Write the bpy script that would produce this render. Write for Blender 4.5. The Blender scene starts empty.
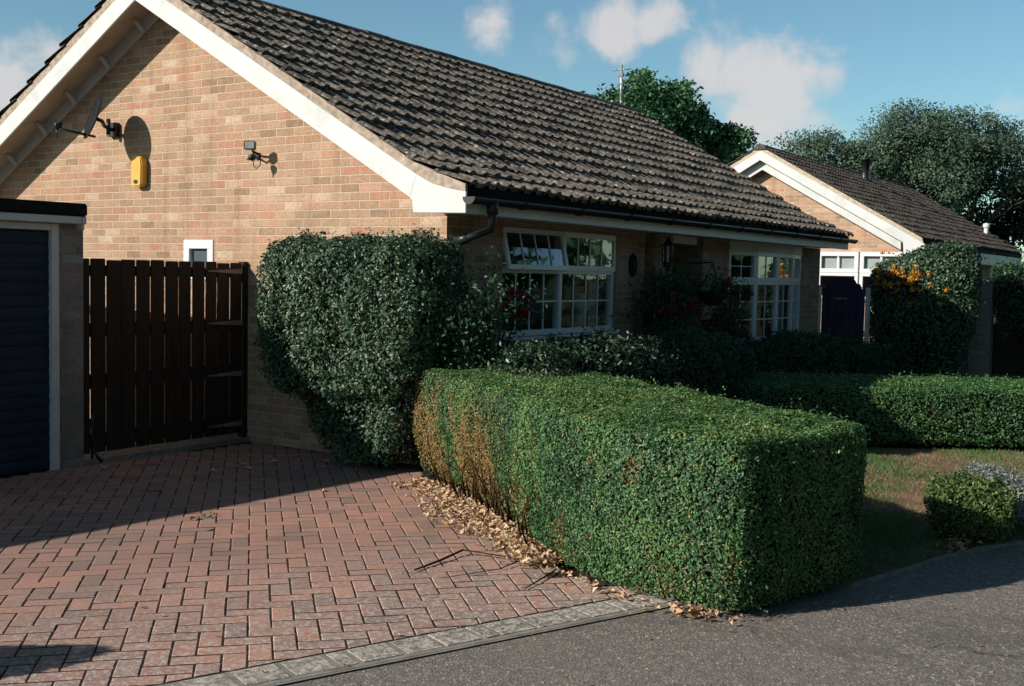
import bpy, bmesh, math, random
import numpy as np
from mathutils import Vector, Matrix, noise as mn

rng = np.random.default_rng(7)
random.seed(7)
scene = bpy.context.scene
COL = scene.collection
R = math.radians

# ------------------------------------------------------------------ materials
class NT:
    def __init__(s, name):
        s.m = bpy.data.materials.new(name); s.m.use_nodes = True
        s.t = s.m.node_tree; s.t.nodes.clear()
        s.out = s.n('ShaderNodeOutputMaterial')
    def n(s, typ, **kw):
        nd = s.t.nodes.new(typ)
        for k, v in kw.items():
            if k.startswith('i_'):
                nd.inputs[k[2:].replace('_', ' ')].default_value = v
            else:
                setattr(nd, k, v)
        return nd
    def l(s, a, b): s.t.links.new(a, b)
    def ramp(s, fac, stops, interp='LINEAR'):
        r = s.n('ShaderNodeValToRGB'); cr = r.color_ramp; cr.interpolation = interp
        while len(cr.elements) < len(stops): cr.elements.new(0.5)
        for e, (p, c) in zip(cr.elements, stops):
            e.position = p
            e.color = (*c, 1) if len(c) == 3 else c
        s.l(fac, r.inputs[0]); return r.outputs[0]
    def noise(s, vec, scale, detail=4, rough=.55, dist=0):
        n = s.n('ShaderNodeTexNoise'); n.inputs['Scale'].default_value = scale
        n.inputs['Detail'].default_value = detail; n.inputs['Roughness'].default_value = rough
        n.inputs['Distortion'].default_value = dist
        if vec is not None: s.l(vec, n.inputs['Vector'])
        return n.outputs['Fac']
    def mix(s, fac, a, b, typ='MIX'):
        m = s.n('ShaderNodeMix', data_type='RGBA', blend_type=typ)
        for sock, v in ((m.inputs[0], fac), (m.inputs[6], a), (m.inputs[7], b)):
            if hasattr(v, 'is_output') or hasattr(v, 'links'): s.l(v, sock)
            elif isinstance(v, (tuple, list)): sock.default_value = (*v, 1) if len(v) == 3 else v
            else: sock.default_value = v
        return m.outputs[2]
    def math(s, op, a, b=None, clamp=False):
        m = s.n('ShaderNodeMath', operation=op, use_clamp=clamp)
        for i, v in enumerate((a, b)):
            if v is None: continue
            if hasattr(v, 'links'): s.l(v, m.inputs[i])
            else: m.inputs[i].default_value = v
        return m.outputs[0]
    def obj(s): return s.n('ShaderNodeTexCoord').outputs['Object']
    def geo(s): return s.n('ShaderNodeNewGeometry').outputs['Position']
    def uv(s): return s.n('ShaderNodeTexCoord').outputs['UV']
    def attr(s, name): return s.n('ShaderNodeAttribute', attribute_name=name).outputs['Fac']
    def bsdf(s, col, rough=.7, spec=.3, bump=None, bstr=.4, bdist=.01, metal=0):
        p = s.n('ShaderNodeBsdfPrincipled')
        if hasattr(col, 'links'): s.l(col, p.inputs['Base Color'])
        else: p.inputs['Base Color'].default_value = (*col, 1)
        if hasattr(rough, 'links'): s.l(rough, p.inputs['Roughness'])
        else: p.inputs['Roughness'].default_value = rough
        p.inputs['Specular IOR Level'].default_value = spec
        p.inputs['Metallic'].default_value = metal
        if bump is not None:
            b = s.n('ShaderNodeBump'); b.inputs['Strength'].default_value = bstr
            b.inputs['Distance'].default_value = bdist
            s.l(bump, b.inputs['Height']); s.l(b.outputs[0], p.inputs['Normal'])
        return p.outputs[0]
    def done(s, sh): s.l(sh, s.out.inputs[0]); return s.m

def mat_plain(name, col, rough=.6, spec=.4, var=.12, scale=6, bstr=.15, metal=0, dirt=None):
    t = NT(name); o = t.geo()
    n = t.noise(o, scale, 5, .6)
    c2 = tuple(max(0, c * (1 - var * 2)) for c in col); c1 = tuple(min(1, c * (1 + var)) for c in col)
    c = t.ramp(n, [(.3, c2), (.7, c1)])
    if dirt:
        d = t.noise(o, 2.3, 6, .7, .4)
        f = t.ramp(d, [(.52, (0, 0, 0)), (.75, (.6, .6, .6))])
        c = t.mix(f, c, dirt)
    return t.done(t.bsdf(c, rough, spec, t.noise(o, scale * 12, 3), bstr, .004, metal))

def mat_brick(name, stops, mortar, dark=1.0):
    t = NT(name); uv = t.uv()
    nz = t.n('ShaderNodeTexNoise'); nz.inputs['Scale'].default_value = 9; nz.inputs['Detail'].default_value = 3
    t.l(uv, nz.inputs['Vector'])
    off = t.n('ShaderNodeVectorMath', operation='MULTIPLY_ADD')
    t.l(nz.outputs['Color'], off.inputs[0]); off.inputs[1].default_value = (.010, .008, 0); t.l(uv, off.inputs[2])
    b = t.n('ShaderNodeTexBrick'); b.offset = .5
    b.inputs['Color1'].default_value = (0, 0, 0, 1); b.inputs['Color2'].default_value = (1, 1, 1, 1)
    b.inputs['Mortar'].default_value = (.5, .5, .5, 1)
    b.inputs['Scale'].default_value = 1; b.inputs['Mortar Size'].default_value = .0068
    b.inputs['Mortar Smooth'].default_value = .5; b.inputs['Bias'].default_value = 0
    b.inputs['Brick Width'].default_value = .225; b.inputs['Row Height'].default_value = .075
    t.l(off.outputs[0], b.inputs['Vector'])
    col = t.ramp(b.outputs['Color'], stops)
    n1 = t.noise(uv, 38, 5, .7); n2 = t.noise(uv, 1.1, 4, .6)
    n3 = t.noise(uv, 140, 2, .6)
    n4 = t.noise(uv, 16, 4, .65)
    col = t.mix(t.ramp(n4, [(.35, (.0,) * 3), (.7, (.6,) * 3)]), col, stops[2][1])
    col = t.mix(t.ramp(n1, [(.4, (.0,) * 3), (.72, (.6,) * 3)]), col, tuple(.7 * c for c in stops[0][1]))
    col = t.mix(t.ramp(n3, [(.55, (0,) * 3), (.8, (.45,) * 3)]), col, mortar)
    col = t.mix(.5, col, t.ramp(n2, [(.3, (.62,) * 3), (.7, (1.12,) * 3)]), 'MULTIPLY')
    mps = t.n('ShaderNodeMapping'); mps.inputs['Scale'].default_value = (3.2, .28, 1); t.l(uv, mps.inputs[0])
    stk = t.ramp(t.noise(mps.outputs[0], 1.5, 5, .65), [(.5, (0,) * 3), (.72, (.35,) * 3)])
    mo = t.mix(t.ramp(n1, [(.3, (0,) * 3), (.7, (1,) * 3)]), mortar, tuple(.72 * c for c in mortar))
    col = t.mix(b.outputs['Fac'], col, mo)
    col = t.mix(stk, col, tuple(.45 * c for c in stops[0][1]))
    h = t.math('SUBTRACT', 1, b.outputs['Fac'])
    h = t.math('ADD', h, t.math('MULTIPLY', n1, .35))
    return t.done(t.bsdf(col, .9, .15, h, .75, .006))

def mat_leaf(name, cols, brown=((.25, .13, .05), (.36, .2, .07)), rough=.5, spec=.35, trans=.2):
    t = NT(name); r = t.attr('rnd'); br = t.attr('tone')
    c = t.ramp(r, [(i / (len(cols) - 1), k) for i, k in enumerate(cols)])
    b = t.ramp(r, [(0, brown[0]), (1, brown[1])])
    c = t.mix(br, c, b)
    p = t.bsdf(c, rough, spec)
    tr = t.n('ShaderNodeBsdfTranslucent'); t.l(c, tr.inputs[0])
    mx = t.n('ShaderNodeMixShader'); mx.inputs[0].default_value = trans
    t.l(p, mx.inputs[1]); t.l(tr.outputs[0], mx.inputs[2])
    return t.done(mx.outputs[0])

def mat_glass(name):
    t = NT(name)
    g = t.n('ShaderNodeBsdfGlossy'); g.inputs['Roughness'].default_value = .02
    g.inputs['Color'].default_value = (.9, .95, 1, 1)
    tr = t.n('ShaderNodeBsdfTransparent'); tr.inputs[0].default_value = (.75, .8, .82, 1)
    f = t.n('ShaderNodeLayerWeight'); f.inputs[0].default_value = .5
    w = t.noise(t.geo(), 1.7, 2)
    bp = t.n('ShaderNodeBump'); bp.inputs['Strength'].default_value = .08; bp.inputs['Distance'].default_value = .02
    t.l(w, bp.inputs['Height']); t.l(bp.outputs[0], g.inputs['Normal'])
    fac = t.math('ADD', t.math('MULTIPLY', t.math('POWER', f.outputs['Facing'], 3.2), 1.0), .07, True)
    mx = t.n('ShaderNodeMixShader'); t.l(fac, mx.inputs[0]); t.l(tr.outputs[0], mx.inputs[1]); t.l(g.outputs[0], mx.inputs[2])
    return t.done(mx.outputs[0])

M = {}
BUFF = [(0, (.27, .165, .112)), (.12, (.40, .262, .172)), (.28, (.53, .352, .228)), (.44, (.46, .288, .183)),
        (.58, (.51, .272, .178)), (.72, (.39, .258, .175)), (.84, (.50, .212, .138)), (1, (.67, .52, .38))]
M['brick'] = mat_brick('buff_brick', BUFF, (.62, .50, .365))
M['brick_front'] = mat_brick('shaded_buff_brick', [(p, (c[0]*.80, c[1]*.88, c[2]*.98)) for p, c in BUFF], (.44, .40, .345))  # buff brick again, shade of the front wall put into its colour
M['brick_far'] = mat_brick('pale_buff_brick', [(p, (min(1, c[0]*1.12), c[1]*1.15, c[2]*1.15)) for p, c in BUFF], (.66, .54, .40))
M['brick_grey'] = mat_brick('grey_brown_brick', [(p, (c[0]*.62, c[1]*.82, c[2]*1.08)) for p, c in BUFF], (.29, .285, .28))
M['white'] = mat_plain('white_paint', (.62, .63, .62), .5, .35, .05, 3, .08, dirt=(.40, .39, .35))
M['upvc'] = mat_plain('white_upvc', (.70, .71, .72), .35, .45, .02, 2, .03)
M['greywhite'] = mat_plain('weathered_white', (.60, .61, .62), .6, .3, .06, 3, .1)
M['beige'] = mat_plain('beige_board', (.50, .43, .36), .8, .2, .1, 5, .1)
M['mortar'] = mat_plain('verge_mortar', (.44, .35, .28), .95, .1, .22, 16, .6)
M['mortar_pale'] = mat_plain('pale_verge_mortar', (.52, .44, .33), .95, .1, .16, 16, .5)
M['black'] = mat_plain('black_plastic', (.016, .017, .022), .4, .45, .2, 8, .1)
M['felt'] = mat_plain('black_felt', (.014, .014, .016), .9, .2, .3, 20, .5)
M['navydoor'] = mat_plain('navy_steel', (.020, .031, .054), .6, .25, .12, 4, .05)
M['navywood'] = mat_plain('navy_wood', (.026, .029, .070), .55, .35, .2, 6, .15)
M['yellow'] = mat_plain('yellow_plastic', (.72, .40, .06), .5, .4, .06, 8, .05, dirt=(.5, .3, .1))
M['greyplastic'] = mat_plain('grey_plastic', (.045, .047, .052), .5, .4, .1, 8, .05)
M['iron'] = mat_plain('galvanised_iron', (.20, .20, .21), .6, .4, .2, 20, .3)
M['metal'] = mat_plain('aluminium', (.55, .52, .50), .4, .5, .1, 20, .05, .6)
M['lens'] = mat_plain('lamp_lens', (.26, .28, .27), .25, .5, .1, 30, .05)
M['concrete'] = mat_plain('concrete', (.27, .25, .22), .95, .15, .2, 10, .5)
M['room'] = mat_plain('room_plaster', (.22, .23, .25), .9, .1, .05, 2, .05)
M['blind'] = mat_plain('pale_blind', (.62, .62, .58), .8, .1, .06, 4, .05)
M['grey_blind'] = mat_plain('grey_blind', (.16, .19, .21), .8, .2, .05, 4, .05)
M['doorwood'] = mat_plain('dark_stained_wood', (.06, .035, .025), .5, .3, .2, 8, .2)
M['bark'] = mat_plain('bark', (.07, .055, .042), .95, .1, .3, 12, .8)
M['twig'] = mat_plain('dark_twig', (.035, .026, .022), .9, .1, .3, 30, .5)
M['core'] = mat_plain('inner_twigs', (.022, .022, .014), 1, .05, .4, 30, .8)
M['corebrown'] = mat_plain('inner_bare_twigs', (.07, .045, .025), 1, .05, .5, 40, .8)
M['red'] = mat_leaf('red_petals', [(.20, .008, .01), (.30, .014, .016), (.36, .03, .03)], rough=.7)
M['orange'] = mat_leaf('orange_berries', [(.60, .22, .02), (.72, .32, .03), (.75, .40, .06)], rough=.4)
M['basket'] = mat_plain('coir_basket', (.05, .035, .025), 1, .1, .3, 30, .8)
M['glass'] = mat_glass('window_glass')
M['soil'] = mat_plain('soil', (.045, .032, .024), 1, .05, .4, 14, .9)

# timber gate: vertical grain
t = NT('dark_brown_timber'); o = t.geo()
mp = t.n('ShaderNodeMapping'); mp.inputs['Scale'].default_value = (22, 22, 1.2); t.l(o, mp.inputs[0])
g = t.noise(mp.outputs[0], 2.2, 6, .65, .6)
c = t.ramp(g, [(.25, (.013, .0095, .0075)), (.55, (.032, .0235, .0175)), (.8, (.065, .048, .036))])
c = t.mix(t.ramp(t.attr('rnd'), [(0, (.6,) * 3), (1, (1.2,) * 3)]), (1, 1, 1), c, 'MULTIPLY') if False else c
M['timber'] = t.done(t.bsdf(c, .75, .25, g, .4, .004))

# roof tiles
def mat_tile(name, base, mid, pale, lich):
    t = NT(name); o = t.geo(); r = t.attr('rnd')
    c = t.ramp(r, [(0, base), (.6, mid), (1, tuple(1.3 * x for x in mid))])
    n = t.noise(o, 5.5, 6, .7); n2 = t.noise(o, 24, 6, .78); n3 = t.noise(o, 1.2, 4, .6)
    c = t.mix(t.ramp(n2, [(.46, (0,) * 3), (.60, (.9,) * 3)]), c, pale)
    c = t.mix(t.ramp(n, [(.5, (0,) * 3), (.68, (.6,) * 3)]), c, tuple(.5 * x for x in base))
    v = t.n('ShaderNodeTexVoronoi'); v.inputs['Scale'].default_value = 10; t.l(o, v.inputs['Vector'])
    sp = t.ramp(v.outputs['Distance'], [(.16, (1,) * 3), (.34, (0,) * 3)])
    sp2 = t.math('MULTIPLY', sp, t.ramp(n2, [(.5, (0,) * 3), (.6, (1,) * 3)]))
    c = t.mix(t.math('MULTIPLY', sp2, 1.0), c, lich)
    c = t.mix(t.ramp(n3, [(.35, (0,) * 3), (.7, (.45,) * 3)]), c, tuple(.55 * x for x in mid))
    h = t.math('ADD', n2, t.math('MULTIPLY', n, .5))
    return t.done(t.bsdf(c, .95, .12, h, .6, .012))
M['tile'] = mat_tile('lichened_roof_tile', (.044, .040, .038), (.108, .094, .082), (.34, .295, .24), (.70, .65, .57))
M['tile_far'] = mat_tile('dark_roof_tile', (.045, .039, .037), (.075, .064, .058), (.13, .112, .098), (.34, .3, .25))

# paving blocks
t = NT('block_paving'); o = t.geo(); r = t.attr('rnd')
c = t.ramp(r, [(0, (.30, .20, .168)), (.3, (.42, .245, .194)), (.6, (.49, .265, .205)), (.85, (.55, .28, .208)), (1, (.39, .265, .22))])
n1 = t.noise(o, .75, 3, .5); n2 = t.noise(o, 60, 4, .7); n3 = t.noise(o, 34, 7, .85, .6)
c = t.mix(t.ramp(n1, [(.42, (0,) * 3), (.62, (.55,) * 3)]), c, (.25, .185, .16))
c = t.mix(t.ramp(n2, [(.35, (0,) * 3), (.7, (.5,) * 3)]), c, (.21, .15, .126))
sx = t.n('ShaderNodeSeparateXYZ'); t.l(o, sx.inputs[0])
edge = t.math('ADD', t.math('MULTIPLY', sx.outputs[0], -.41), t.math('MULTIPLY', sx.outputs[1], -.91))
wear = t.ramp(edge, [(0, (0,) * 3), (1, (1,) * 3)])
mr = t.n('ShaderNodeMapRange'); mr.inputs[1].default_value = 1.9; mr.inputs[2].default_value = 3.4; t.l(edge, mr.inputs[0])
st = t.ramp(t.noise(o, 1.9, 5, .65, .6), [(.56, (0,) * 3), (.72, (.45,) * 3)])
c = t.mix(st, c, (.14, .105, .092))
speck = t.math('MULTIPLY', t.ramp(n3, [(.505, (0,) * 3), (.56, (1,) * 3)]), mr.outputs[0])
c = t.mix(t.math('MULTIPLY', speck, .95), c, (.54, .48, .43))
M['paver'] = t.done(t.bsdf(c, .9, .2, t.math('ADD', n2, n3), .5, .004))
t = NT('grey_setts'); o = t.geo(); r = t.attr('rnd')
c = t.ramp(r, [(0, (.15, .135, .12)), (1, (.27, .24, .21))])
n3 = t.noise(o, 26, 7, .85, .8); n2 = t.noise(o, 70, 4, .7)
c = t.mix(t.ramp(n3, [(.46, (0,) * 3), (.53, (1,) * 3)]), c, (.60, .545, .48))
c = t.mix(t.ramp(n2, [(.4, (0,) * 3), (.7, (.5,) * 3)]), c, (.08, .076, .07))
M['sett'] = t.done(t.bsdf(c, .92, .2, n3, .5, .005))
t = NT('joint_sand'); o = t.geo()
c = t.ramp(t.noise(o, 30, 4, .7), [(.35, (.026, .022, .019)), (.75, (.085, .07, .056))])
M['sand'] = t.done(t.bsdf(c, 1, .05))

# tarmac
t = NT('tarmac'); o = t.geo()
v = t.n('ShaderNodeTexVoronoi'); v.inputs['Scale'].default_value = 95; t.l(o, v.inputs['Vector'])
sp = t.n('ShaderNodeSeparateColor'); t.l(v.outputs['Color'], sp.inputs[0])
c = t.ramp(sp.outputs[0], [(0, (.13, .118, .11)), (.55, (.20, .18, .163)), (.86, (.29, .255, .225)), (.95, (.45, .39, .33)), (1, (.62, .54, .45))])
n1 = t.noise(o, .8, 5, .6); n2 = t.noise(o, 22, 5, .7)
c = t.mix(t.ramp(n1, [(.35, (0,) * 3), (.7, (.5,) * 3)]), c, (.22, .192, .17))
c = t.mix(t.ramp(n2, [(.4, (0,) * 3), (.72, (.55,) * 3)]), c, (.085, .078, .073))
v2 = t.n('ShaderNodeTexVoronoi'); v2.inputs['Scale'].default_value = 9; t.l(o, v2.inputs['Vector'])
pat = t.math('MULTIPLY', t.ramp(v2.outputs['Distance'], [(.10, (1,) * 3), (.3, (0,) * 3)]), t.ramp(t.noise(o, 5, 3), [(.5, (0,) * 3), (.6, (1,) * 3)]))
c = t.mix(t.math('MULTIPLY', pat, .4), c, (.26, .235, .205))
stn = t.ramp(t.noise(o, .55, 6, .7, .8), [(.52, (0,) * 3), (.62, (.4,) * 3)])
c = t.mix(stn, c, (.085, .076, .07))
wv = t.n('ShaderNodeVectorMath', operation='MULTIPLY_ADD'); nzc = t.n('ShaderNodeTexNoise'); nzc.inputs['Scale'].default_value = 2.5; nzc.inputs['Detail'].default_value = 5; t.l(o, nzc.inputs['Vector'])
t.l(nzc.outputs['Color'], wv.inputs[0]); wv.inputs[1].default_value = (.5, .5, 0); t.l(o, wv.inputs[2])
v3 = t.n('ShaderNodeTexVoronoi', feature='DISTANCE_TO_EDGE'); v3.inputs['Scale'].default_value = .45; t.l(wv.outputs[0], v3.inputs['Vector'])
crk = t.math('MULTIPLY', t.ramp(v3.outputs['Distance'], [(.0, (1,) * 3), (.006, (0,) * 3)]), t.ramp(t.noise(o, 1.1, 3), [(.5, (0,) * 3), (.58, (1,) * 3)]))
c = t.mix(t.math('MULTIPLY', crk, .8), c, (.03, .028, .027))
h = t.math('ADD', t.math('MULTIPLY', v.outputs['Distance'], 1.2), n2)
M['tarmac'] = t.done(t.bsdf(c, .9, .25, h, .5, .005))

# lawn earth
t = NT('worn_lawn'); o = t.geo()
n1 = t.noise(o, 1.5, 5, .65, .3); n2 = t.noise(o, 26, 4, .7)
c = t.ramp(n1, [(.36, (.07, .12, .04)), (.48, (.20, .15, .085)), (.6, (.34, .20, .14))])
dv = t.n('ShaderNodeVectorMath', operation='DISTANCE'); t.l(o, dv.inputs[0]); dv.inputs[1].default_value = (-.15, -3.45, 0)
gm = t.ramp(t.math('ADD', dv.outputs['Value'], t.math('MULTIPLY', n2, .5)), [(.55, (.85,) * 3), (1.0, (0,) * 3)])
c = t.mix(gm, c, (.07, .15, .045))
c = t.mix(t.ramp(n2, [(.4, (0,) * 3), (.7, (.6,) * 3)]), c, (.11, .07, .05))
M['lawn'] = t.done(t.bsdf(c, 1, .05, n2, .9, .02))
t = NT('far_ground'); o = t.geo()
c = t.ramp(t.noise(o, .2, 5), [(.35, (.035, .05, .02)), (.65, (.07, .075, .035))])
M['ground'] = t.done(t.bsdf(c, 1, .05))

M['l_box'] = mat_leaf('privet_leaves', [(.024, .066, .030), (.052, .140, .050), (.10, .215, .068), (.19, .29, .09), (.38, .40, .15)], rough=.45, spec=.4)
M['l_dark'] = mat_leaf('dark_leaves', [(.014, .044, .022), (.028, .075, .034), (.048, .11, .046), (.09, .16, .07)], rough=.5)
M['l_gloss'] = mat_leaf('glossy_leaves', [(.020, .05, .028), (.045, .095, .052), (.085, .148, .08), (.16, .222, .13)], rough=.42, spec=.45, trans=.08)
M['l_var'] = mat_leaf('pale_edged_leaves', [(.015, .04, .022), (.028, .065, .032), (.06, .10, .055), (.30, .33, .22)], rough=.4)
M['l_round'] = mat_leaf('yellow_green_leaves', [(.04, .08, .03), (.10, .16, .045), (.22, .26, .08), (.40, .40, .15)], rough=.45)
M['l_silver'] = mat_leaf('silver_leaves', [(.14, .17, .16), (.28, .32, .30), (.42, .46, .44)], rough=.8)
M['l_oak'] = mat_leaf('oak_leaves', [(.022, .075, .038), (.042, .125, .055), (.075, .18, .07), (.12, .22, .085)], rough=.5)
M['l_birch'] = mat_leaf('grey_green_leaves', [(.045, .082, .06), (.08, .13, .09), (.12, .175, .115), (.18, .23, .145)], rough=.65, spec=.12)
M['l_far'] = mat_leaf('deep_green_leaves', [(.01, .022, .014), (.016, .035, .02), (.028, .05, .026)], rough=.6)
M['l_grass'] = mat_leaf('grass_blades', [(.04, .12, .035), (.075, .20, .055), (.14, .27, .08)], brown=((.28, .17, .11), (.44, .29, .19)), rough=.6)
M['l_dead'] = mat_leaf('dry_leaves', [(.28, .15, .08), (.52, .33, .19), (.66, .47, .30), (.74, .60, .43)], rough=.7, trans=.1)

# ------------------------------------------------------------------ mesh building
class MB:
    def __init__(s): s.v = []; s.f = []; s.a = []; s.cur = .5; s.smooth = set()
    def add(s, vs, fs, smooth=False):
        o = len(s.v); s.v += [tuple(p) for p in vs]
        for f in fs:
            if smooth: s.smooth.add(len(s.f))
            s.f.append(tuple(i + o for i in f)); s.a.append(s.cur)
        return s
    def box(s, a, b, mtx=None):
        x0, y0, z0 = a; x1, y1, z1 = b
        vs = [(x0,y0,z0),(x1,y0,z0),(x1,y1,z0),(x0,y1,z0),(x0,y0,z1),(x1,y0,z1),(x1,y1,z1),(x0,y1,z1)]
        if mtx is not None: vs = [tuple(mtx @ Vector(p)) for p in vs]
        return s.add(vs, [(0,3,2,1),(4,5,6,7),(0,1,5,4),(1,2,6,5),(2,3,7,6),(3,0,4,7)])
    def prism(s, poly, ext):
        n = len(poly); e = Vector(ext)
        vs = [Vector(p) for p in poly] + [Vector(p) + e for p in poly]
        nrm = Vector((0, 0, 0))
        for i in range(n): nrm += vs[i].cross(vs[(i + 1) % n])
        if nrm.dot(e) > 0: f0 = tuple(reversed(range(n))); f1 = tuple(range(n, 2*n)); side = [(i, (i+1) % n, n+(i+1) % n, n+i) for i in range(n)]
        else: f0 = tuple(range(n)); f1 = tuple(reversed(range(n, 2*n))); side = [((i+1) % n, i, n+i, n+(i+1) % n) for i in range(n)]
        return s.add(vs, [f0, f1] + side)
    def tube(s, pts, rad, n=10, caps=True, smooth=True):
        pts = [Vector(p) for p in pts]
        rs = rad if isinstance(rad, (list, tuple)) else [rad] * len(pts)
        vs = []; fs = []
        prev = None
        for i, p in enumerate(pts):
            d = (pts[min(i+1, len(pts)-1)] - pts[max(i-1, 0)]).normalized()
            if prev is None:
                u = d.orthogonal().normalized()
            else:
                u = (prev - d * prev.dot(d)).normalized()
            prev = u; w = d.cross(u)
            for k in range(n):
                a = 2 * math.pi * k / n
                vs.append(p + (u * math.cos(a) + w * math.sin(a)) * rs[i])
        for i in range(len(pts) - 1):
            for k in range(n):
                fs.append((i*n+k, i*n+(k+1) % n, (i+1)*n+(k+1) % n, (i+1)*n+k))
        s.add(vs, fs, smooth)
        if caps:
            o = len(s.v) - len(vs)
            s.f.append(tuple(o + k for k in reversed(range(n)))); s.a.append(s.cur)
            s.f.append(tuple(o + (len(pts)-1)*n + k for k in range(n))); s.a.append(s.cur)
        return s
    def lathe(s, prof, c=(0, 0, 0), n=20, mtx=None):
        vs = []; fs = []
        for r_, z in prof:
            for k in range(n):
                a = 2*math.pi*k/n; p = Vector((r_*math.cos(a), r_*math.sin(a), z))
                vs.append((mtx @ p if mtx is not None else p) + Vector(c))
        for i in range(len(prof)-1):
            for k in range(n):
                fs.append((i*n+k, i*n+(k+1) % n, (i+1)*n+(k+1) % n, (i+1)*n+k))
        return s.add(vs, fs, True)
    def build(s, name, mat, parent=None, bevel=0, uv=True):
        me = bpy.data.meshes.new(name); me.from_pydata(s.v, [], s.f); me.materials.append(mat)
        at = me.attributes.new('rnd', 'FLOAT', 'FACE'); at.data.foreach_set('value', np.array(s.a, dtype=np.float32))
        if s.smooth:
            arr = np.zeros(len(s.f), dtype=bool); arr[list(s.smooth)] = True
            me.polygons.foreach_set('use_smooth', arr)
        if bevel > 0:
            bm = bmesh.new(); bm.from_mesh(me)
            es = [e for e in bm.edges if len(e.link_faces) == 2 and e.calc_face_angle(0) > .5]
            bmesh.ops.bevel(bm, geom=es, offset=bevel, segments=2, affect='EDGES', clamp_overlap=True)
            bm.to_mesh(me); bm.free()
        if uv: make_uv(me)
        return link(name, me, parent)

def make_uv(me):
    me.update()
    n = len(me.loops); co = np.zeros(len(me.vertices)*3); me.vertices.foreach_get('co', co); co = co.reshape(-1, 3)
    li = np.zeros(n, dtype=np.int32); me.loops.foreach_get('vertex_index', li)
    nf = len(me.polygons); nr = np.zeros(nf*3); me.polygons.foreach_get('normal', nr); nr = nr.reshape(-1, 3)
    lt = np.zeros(nf, dtype=np.int32); me.polygons.foreach_get('loop_total', lt)
    fn = np.repeat(nr, lt, axis=0)
    p = co[li]
    uv = np.zeros((n, 2))
    flat = np.abs(fn[:, 2]) > .8
    tx = -fn[:, 1]; ty = fn[:, 0]; ln = np.maximum(np.hypot(tx, ty), 1e-6)
    uv[:, 0] = (p[:, 0]*tx + p[:, 1]*ty)/ln + 50; uv[:, 1] = p[:, 2] + 30
    uv[flat, 0] = p[flat, 0] + 50; uv[flat, 1] = p[flat, 1] + 50
    l = me.uv_layers.new(name='UVMap'); l.data.foreach_set('uv', uv.astype(np.float32).ravel())

def link(name, me, parent=None):
    o = bpy.data.objects.new(name, me); COL.objects.link(o)
    if parent is not None:
        o.parent = parent
        o.matrix_parent_inverse = Matrix.Translation(-parent.location) if parent.type == 'EMPTY' and parent.parent is None else Matrix.Identity(4)
    return o
def tag(o, label=None, cat=None, group=None, kind=None):
    if label: o['label'] = label
    if cat: o['category'] = cat
    if group: o['group'] = group
    if kind: o['kind'] = kind
    return o
def thing(name, loc, label, cat, group=None):
    o = bpy.data.objects.new(name, None); COL.objects.link(o); o.location = loc; o.empty_display_size = .2
    bpy.context.view_layer.update()
    return tag(o, label, cat, group)

def np_mesh(name, V, Fc, mat, parent=None, rnd=None, tone=None, smooth=False):
    """V (n,3); Fc (m,k) int"""
    me = bpy.data.meshes.new(name); m, k = Fc.shape
    me.vertices.add(len(V)); me.vertices.foreach_set('co', np.ascontiguousarray(V, dtype=np.float32).ravel())
    me.loops.add(m*k); me.loops.foreach_set('vertex_index', np.ascontiguousarray(Fc, dtype=np.int32).ravel())
    me.polygons.add(m); me.polygons.foreach_set('loop_start', np.arange(m, dtype=np.int32)*k)
    me.update(calc_edges=True)
    if rnd is not None:
        a = me.attributes.new('rnd', 'FLOAT', 'FACE'); a.data.foreach_set('value', np.asarray(rnd, dtype=np.float32))
    if tone is not None:
        a = me.attributes.new('tone', 'FLOAT', 'FACE'); a.data.foreach_set('value', np.asarray(tone, dtype=np.float32))
    if smooth: me.polygons.foreach_set('use_smooth', np.ones(m, dtype=bool))
    me.materials.append(mat)
    return link(name, me, parent)

def unit(a): return a / np.maximum(np.linalg.norm(a, axis=-1, keepdims=True), 1e-9)
def leaf_geo(P, N, size, aspect=.55, fold=.25, up=0.0):
    n = len(P); N = unit(N)
    T = rng.normal(size=(n, 3)); T[:, 2] += up
    T = unit(T - N*(T*N).sum(1, keepdims=True)); B = np.cross(N, T)
    s = (size*np.ones(n))[:, None]
    base = P - T*s*.5; tip = P + T*s*.5 - N*s*.12
    l = P + B*s*aspect*.5 + N*s*fold*.4; r = P - B*s*aspect*.5 + N*s*fold*.4
    V = np.stack([base, r, tip, l], 1).reshape(-1, 3)
    i = np.arange(n)[:, None]*4
    Fc = np.concatenate([i + np.array([[0, 1, 2]]), i + np.array([[0, 2, 3]])], 1).reshape(-1, 3)
    return V, Fc
def leaves(name, P, N, size, mat, parent, rnd, tone=None, aspect=.55, fold=.25, up=0.0):
    V, Fc = leaf_geo(P, N, size, aspect, fold, up)
    return np_mesh(name, V, Fc, mat, parent, np.repeat(rnd, 2), np.repeat(tone if tone is not None else np.zeros(len(P)), 2))

def vnoise(P, sc, seed=0):
    return np.array([mn.noise(Vector((p[0]*sc+seed, p[1]*sc+seed*1.7, p[2]*sc-seed))) for p in P])

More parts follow.
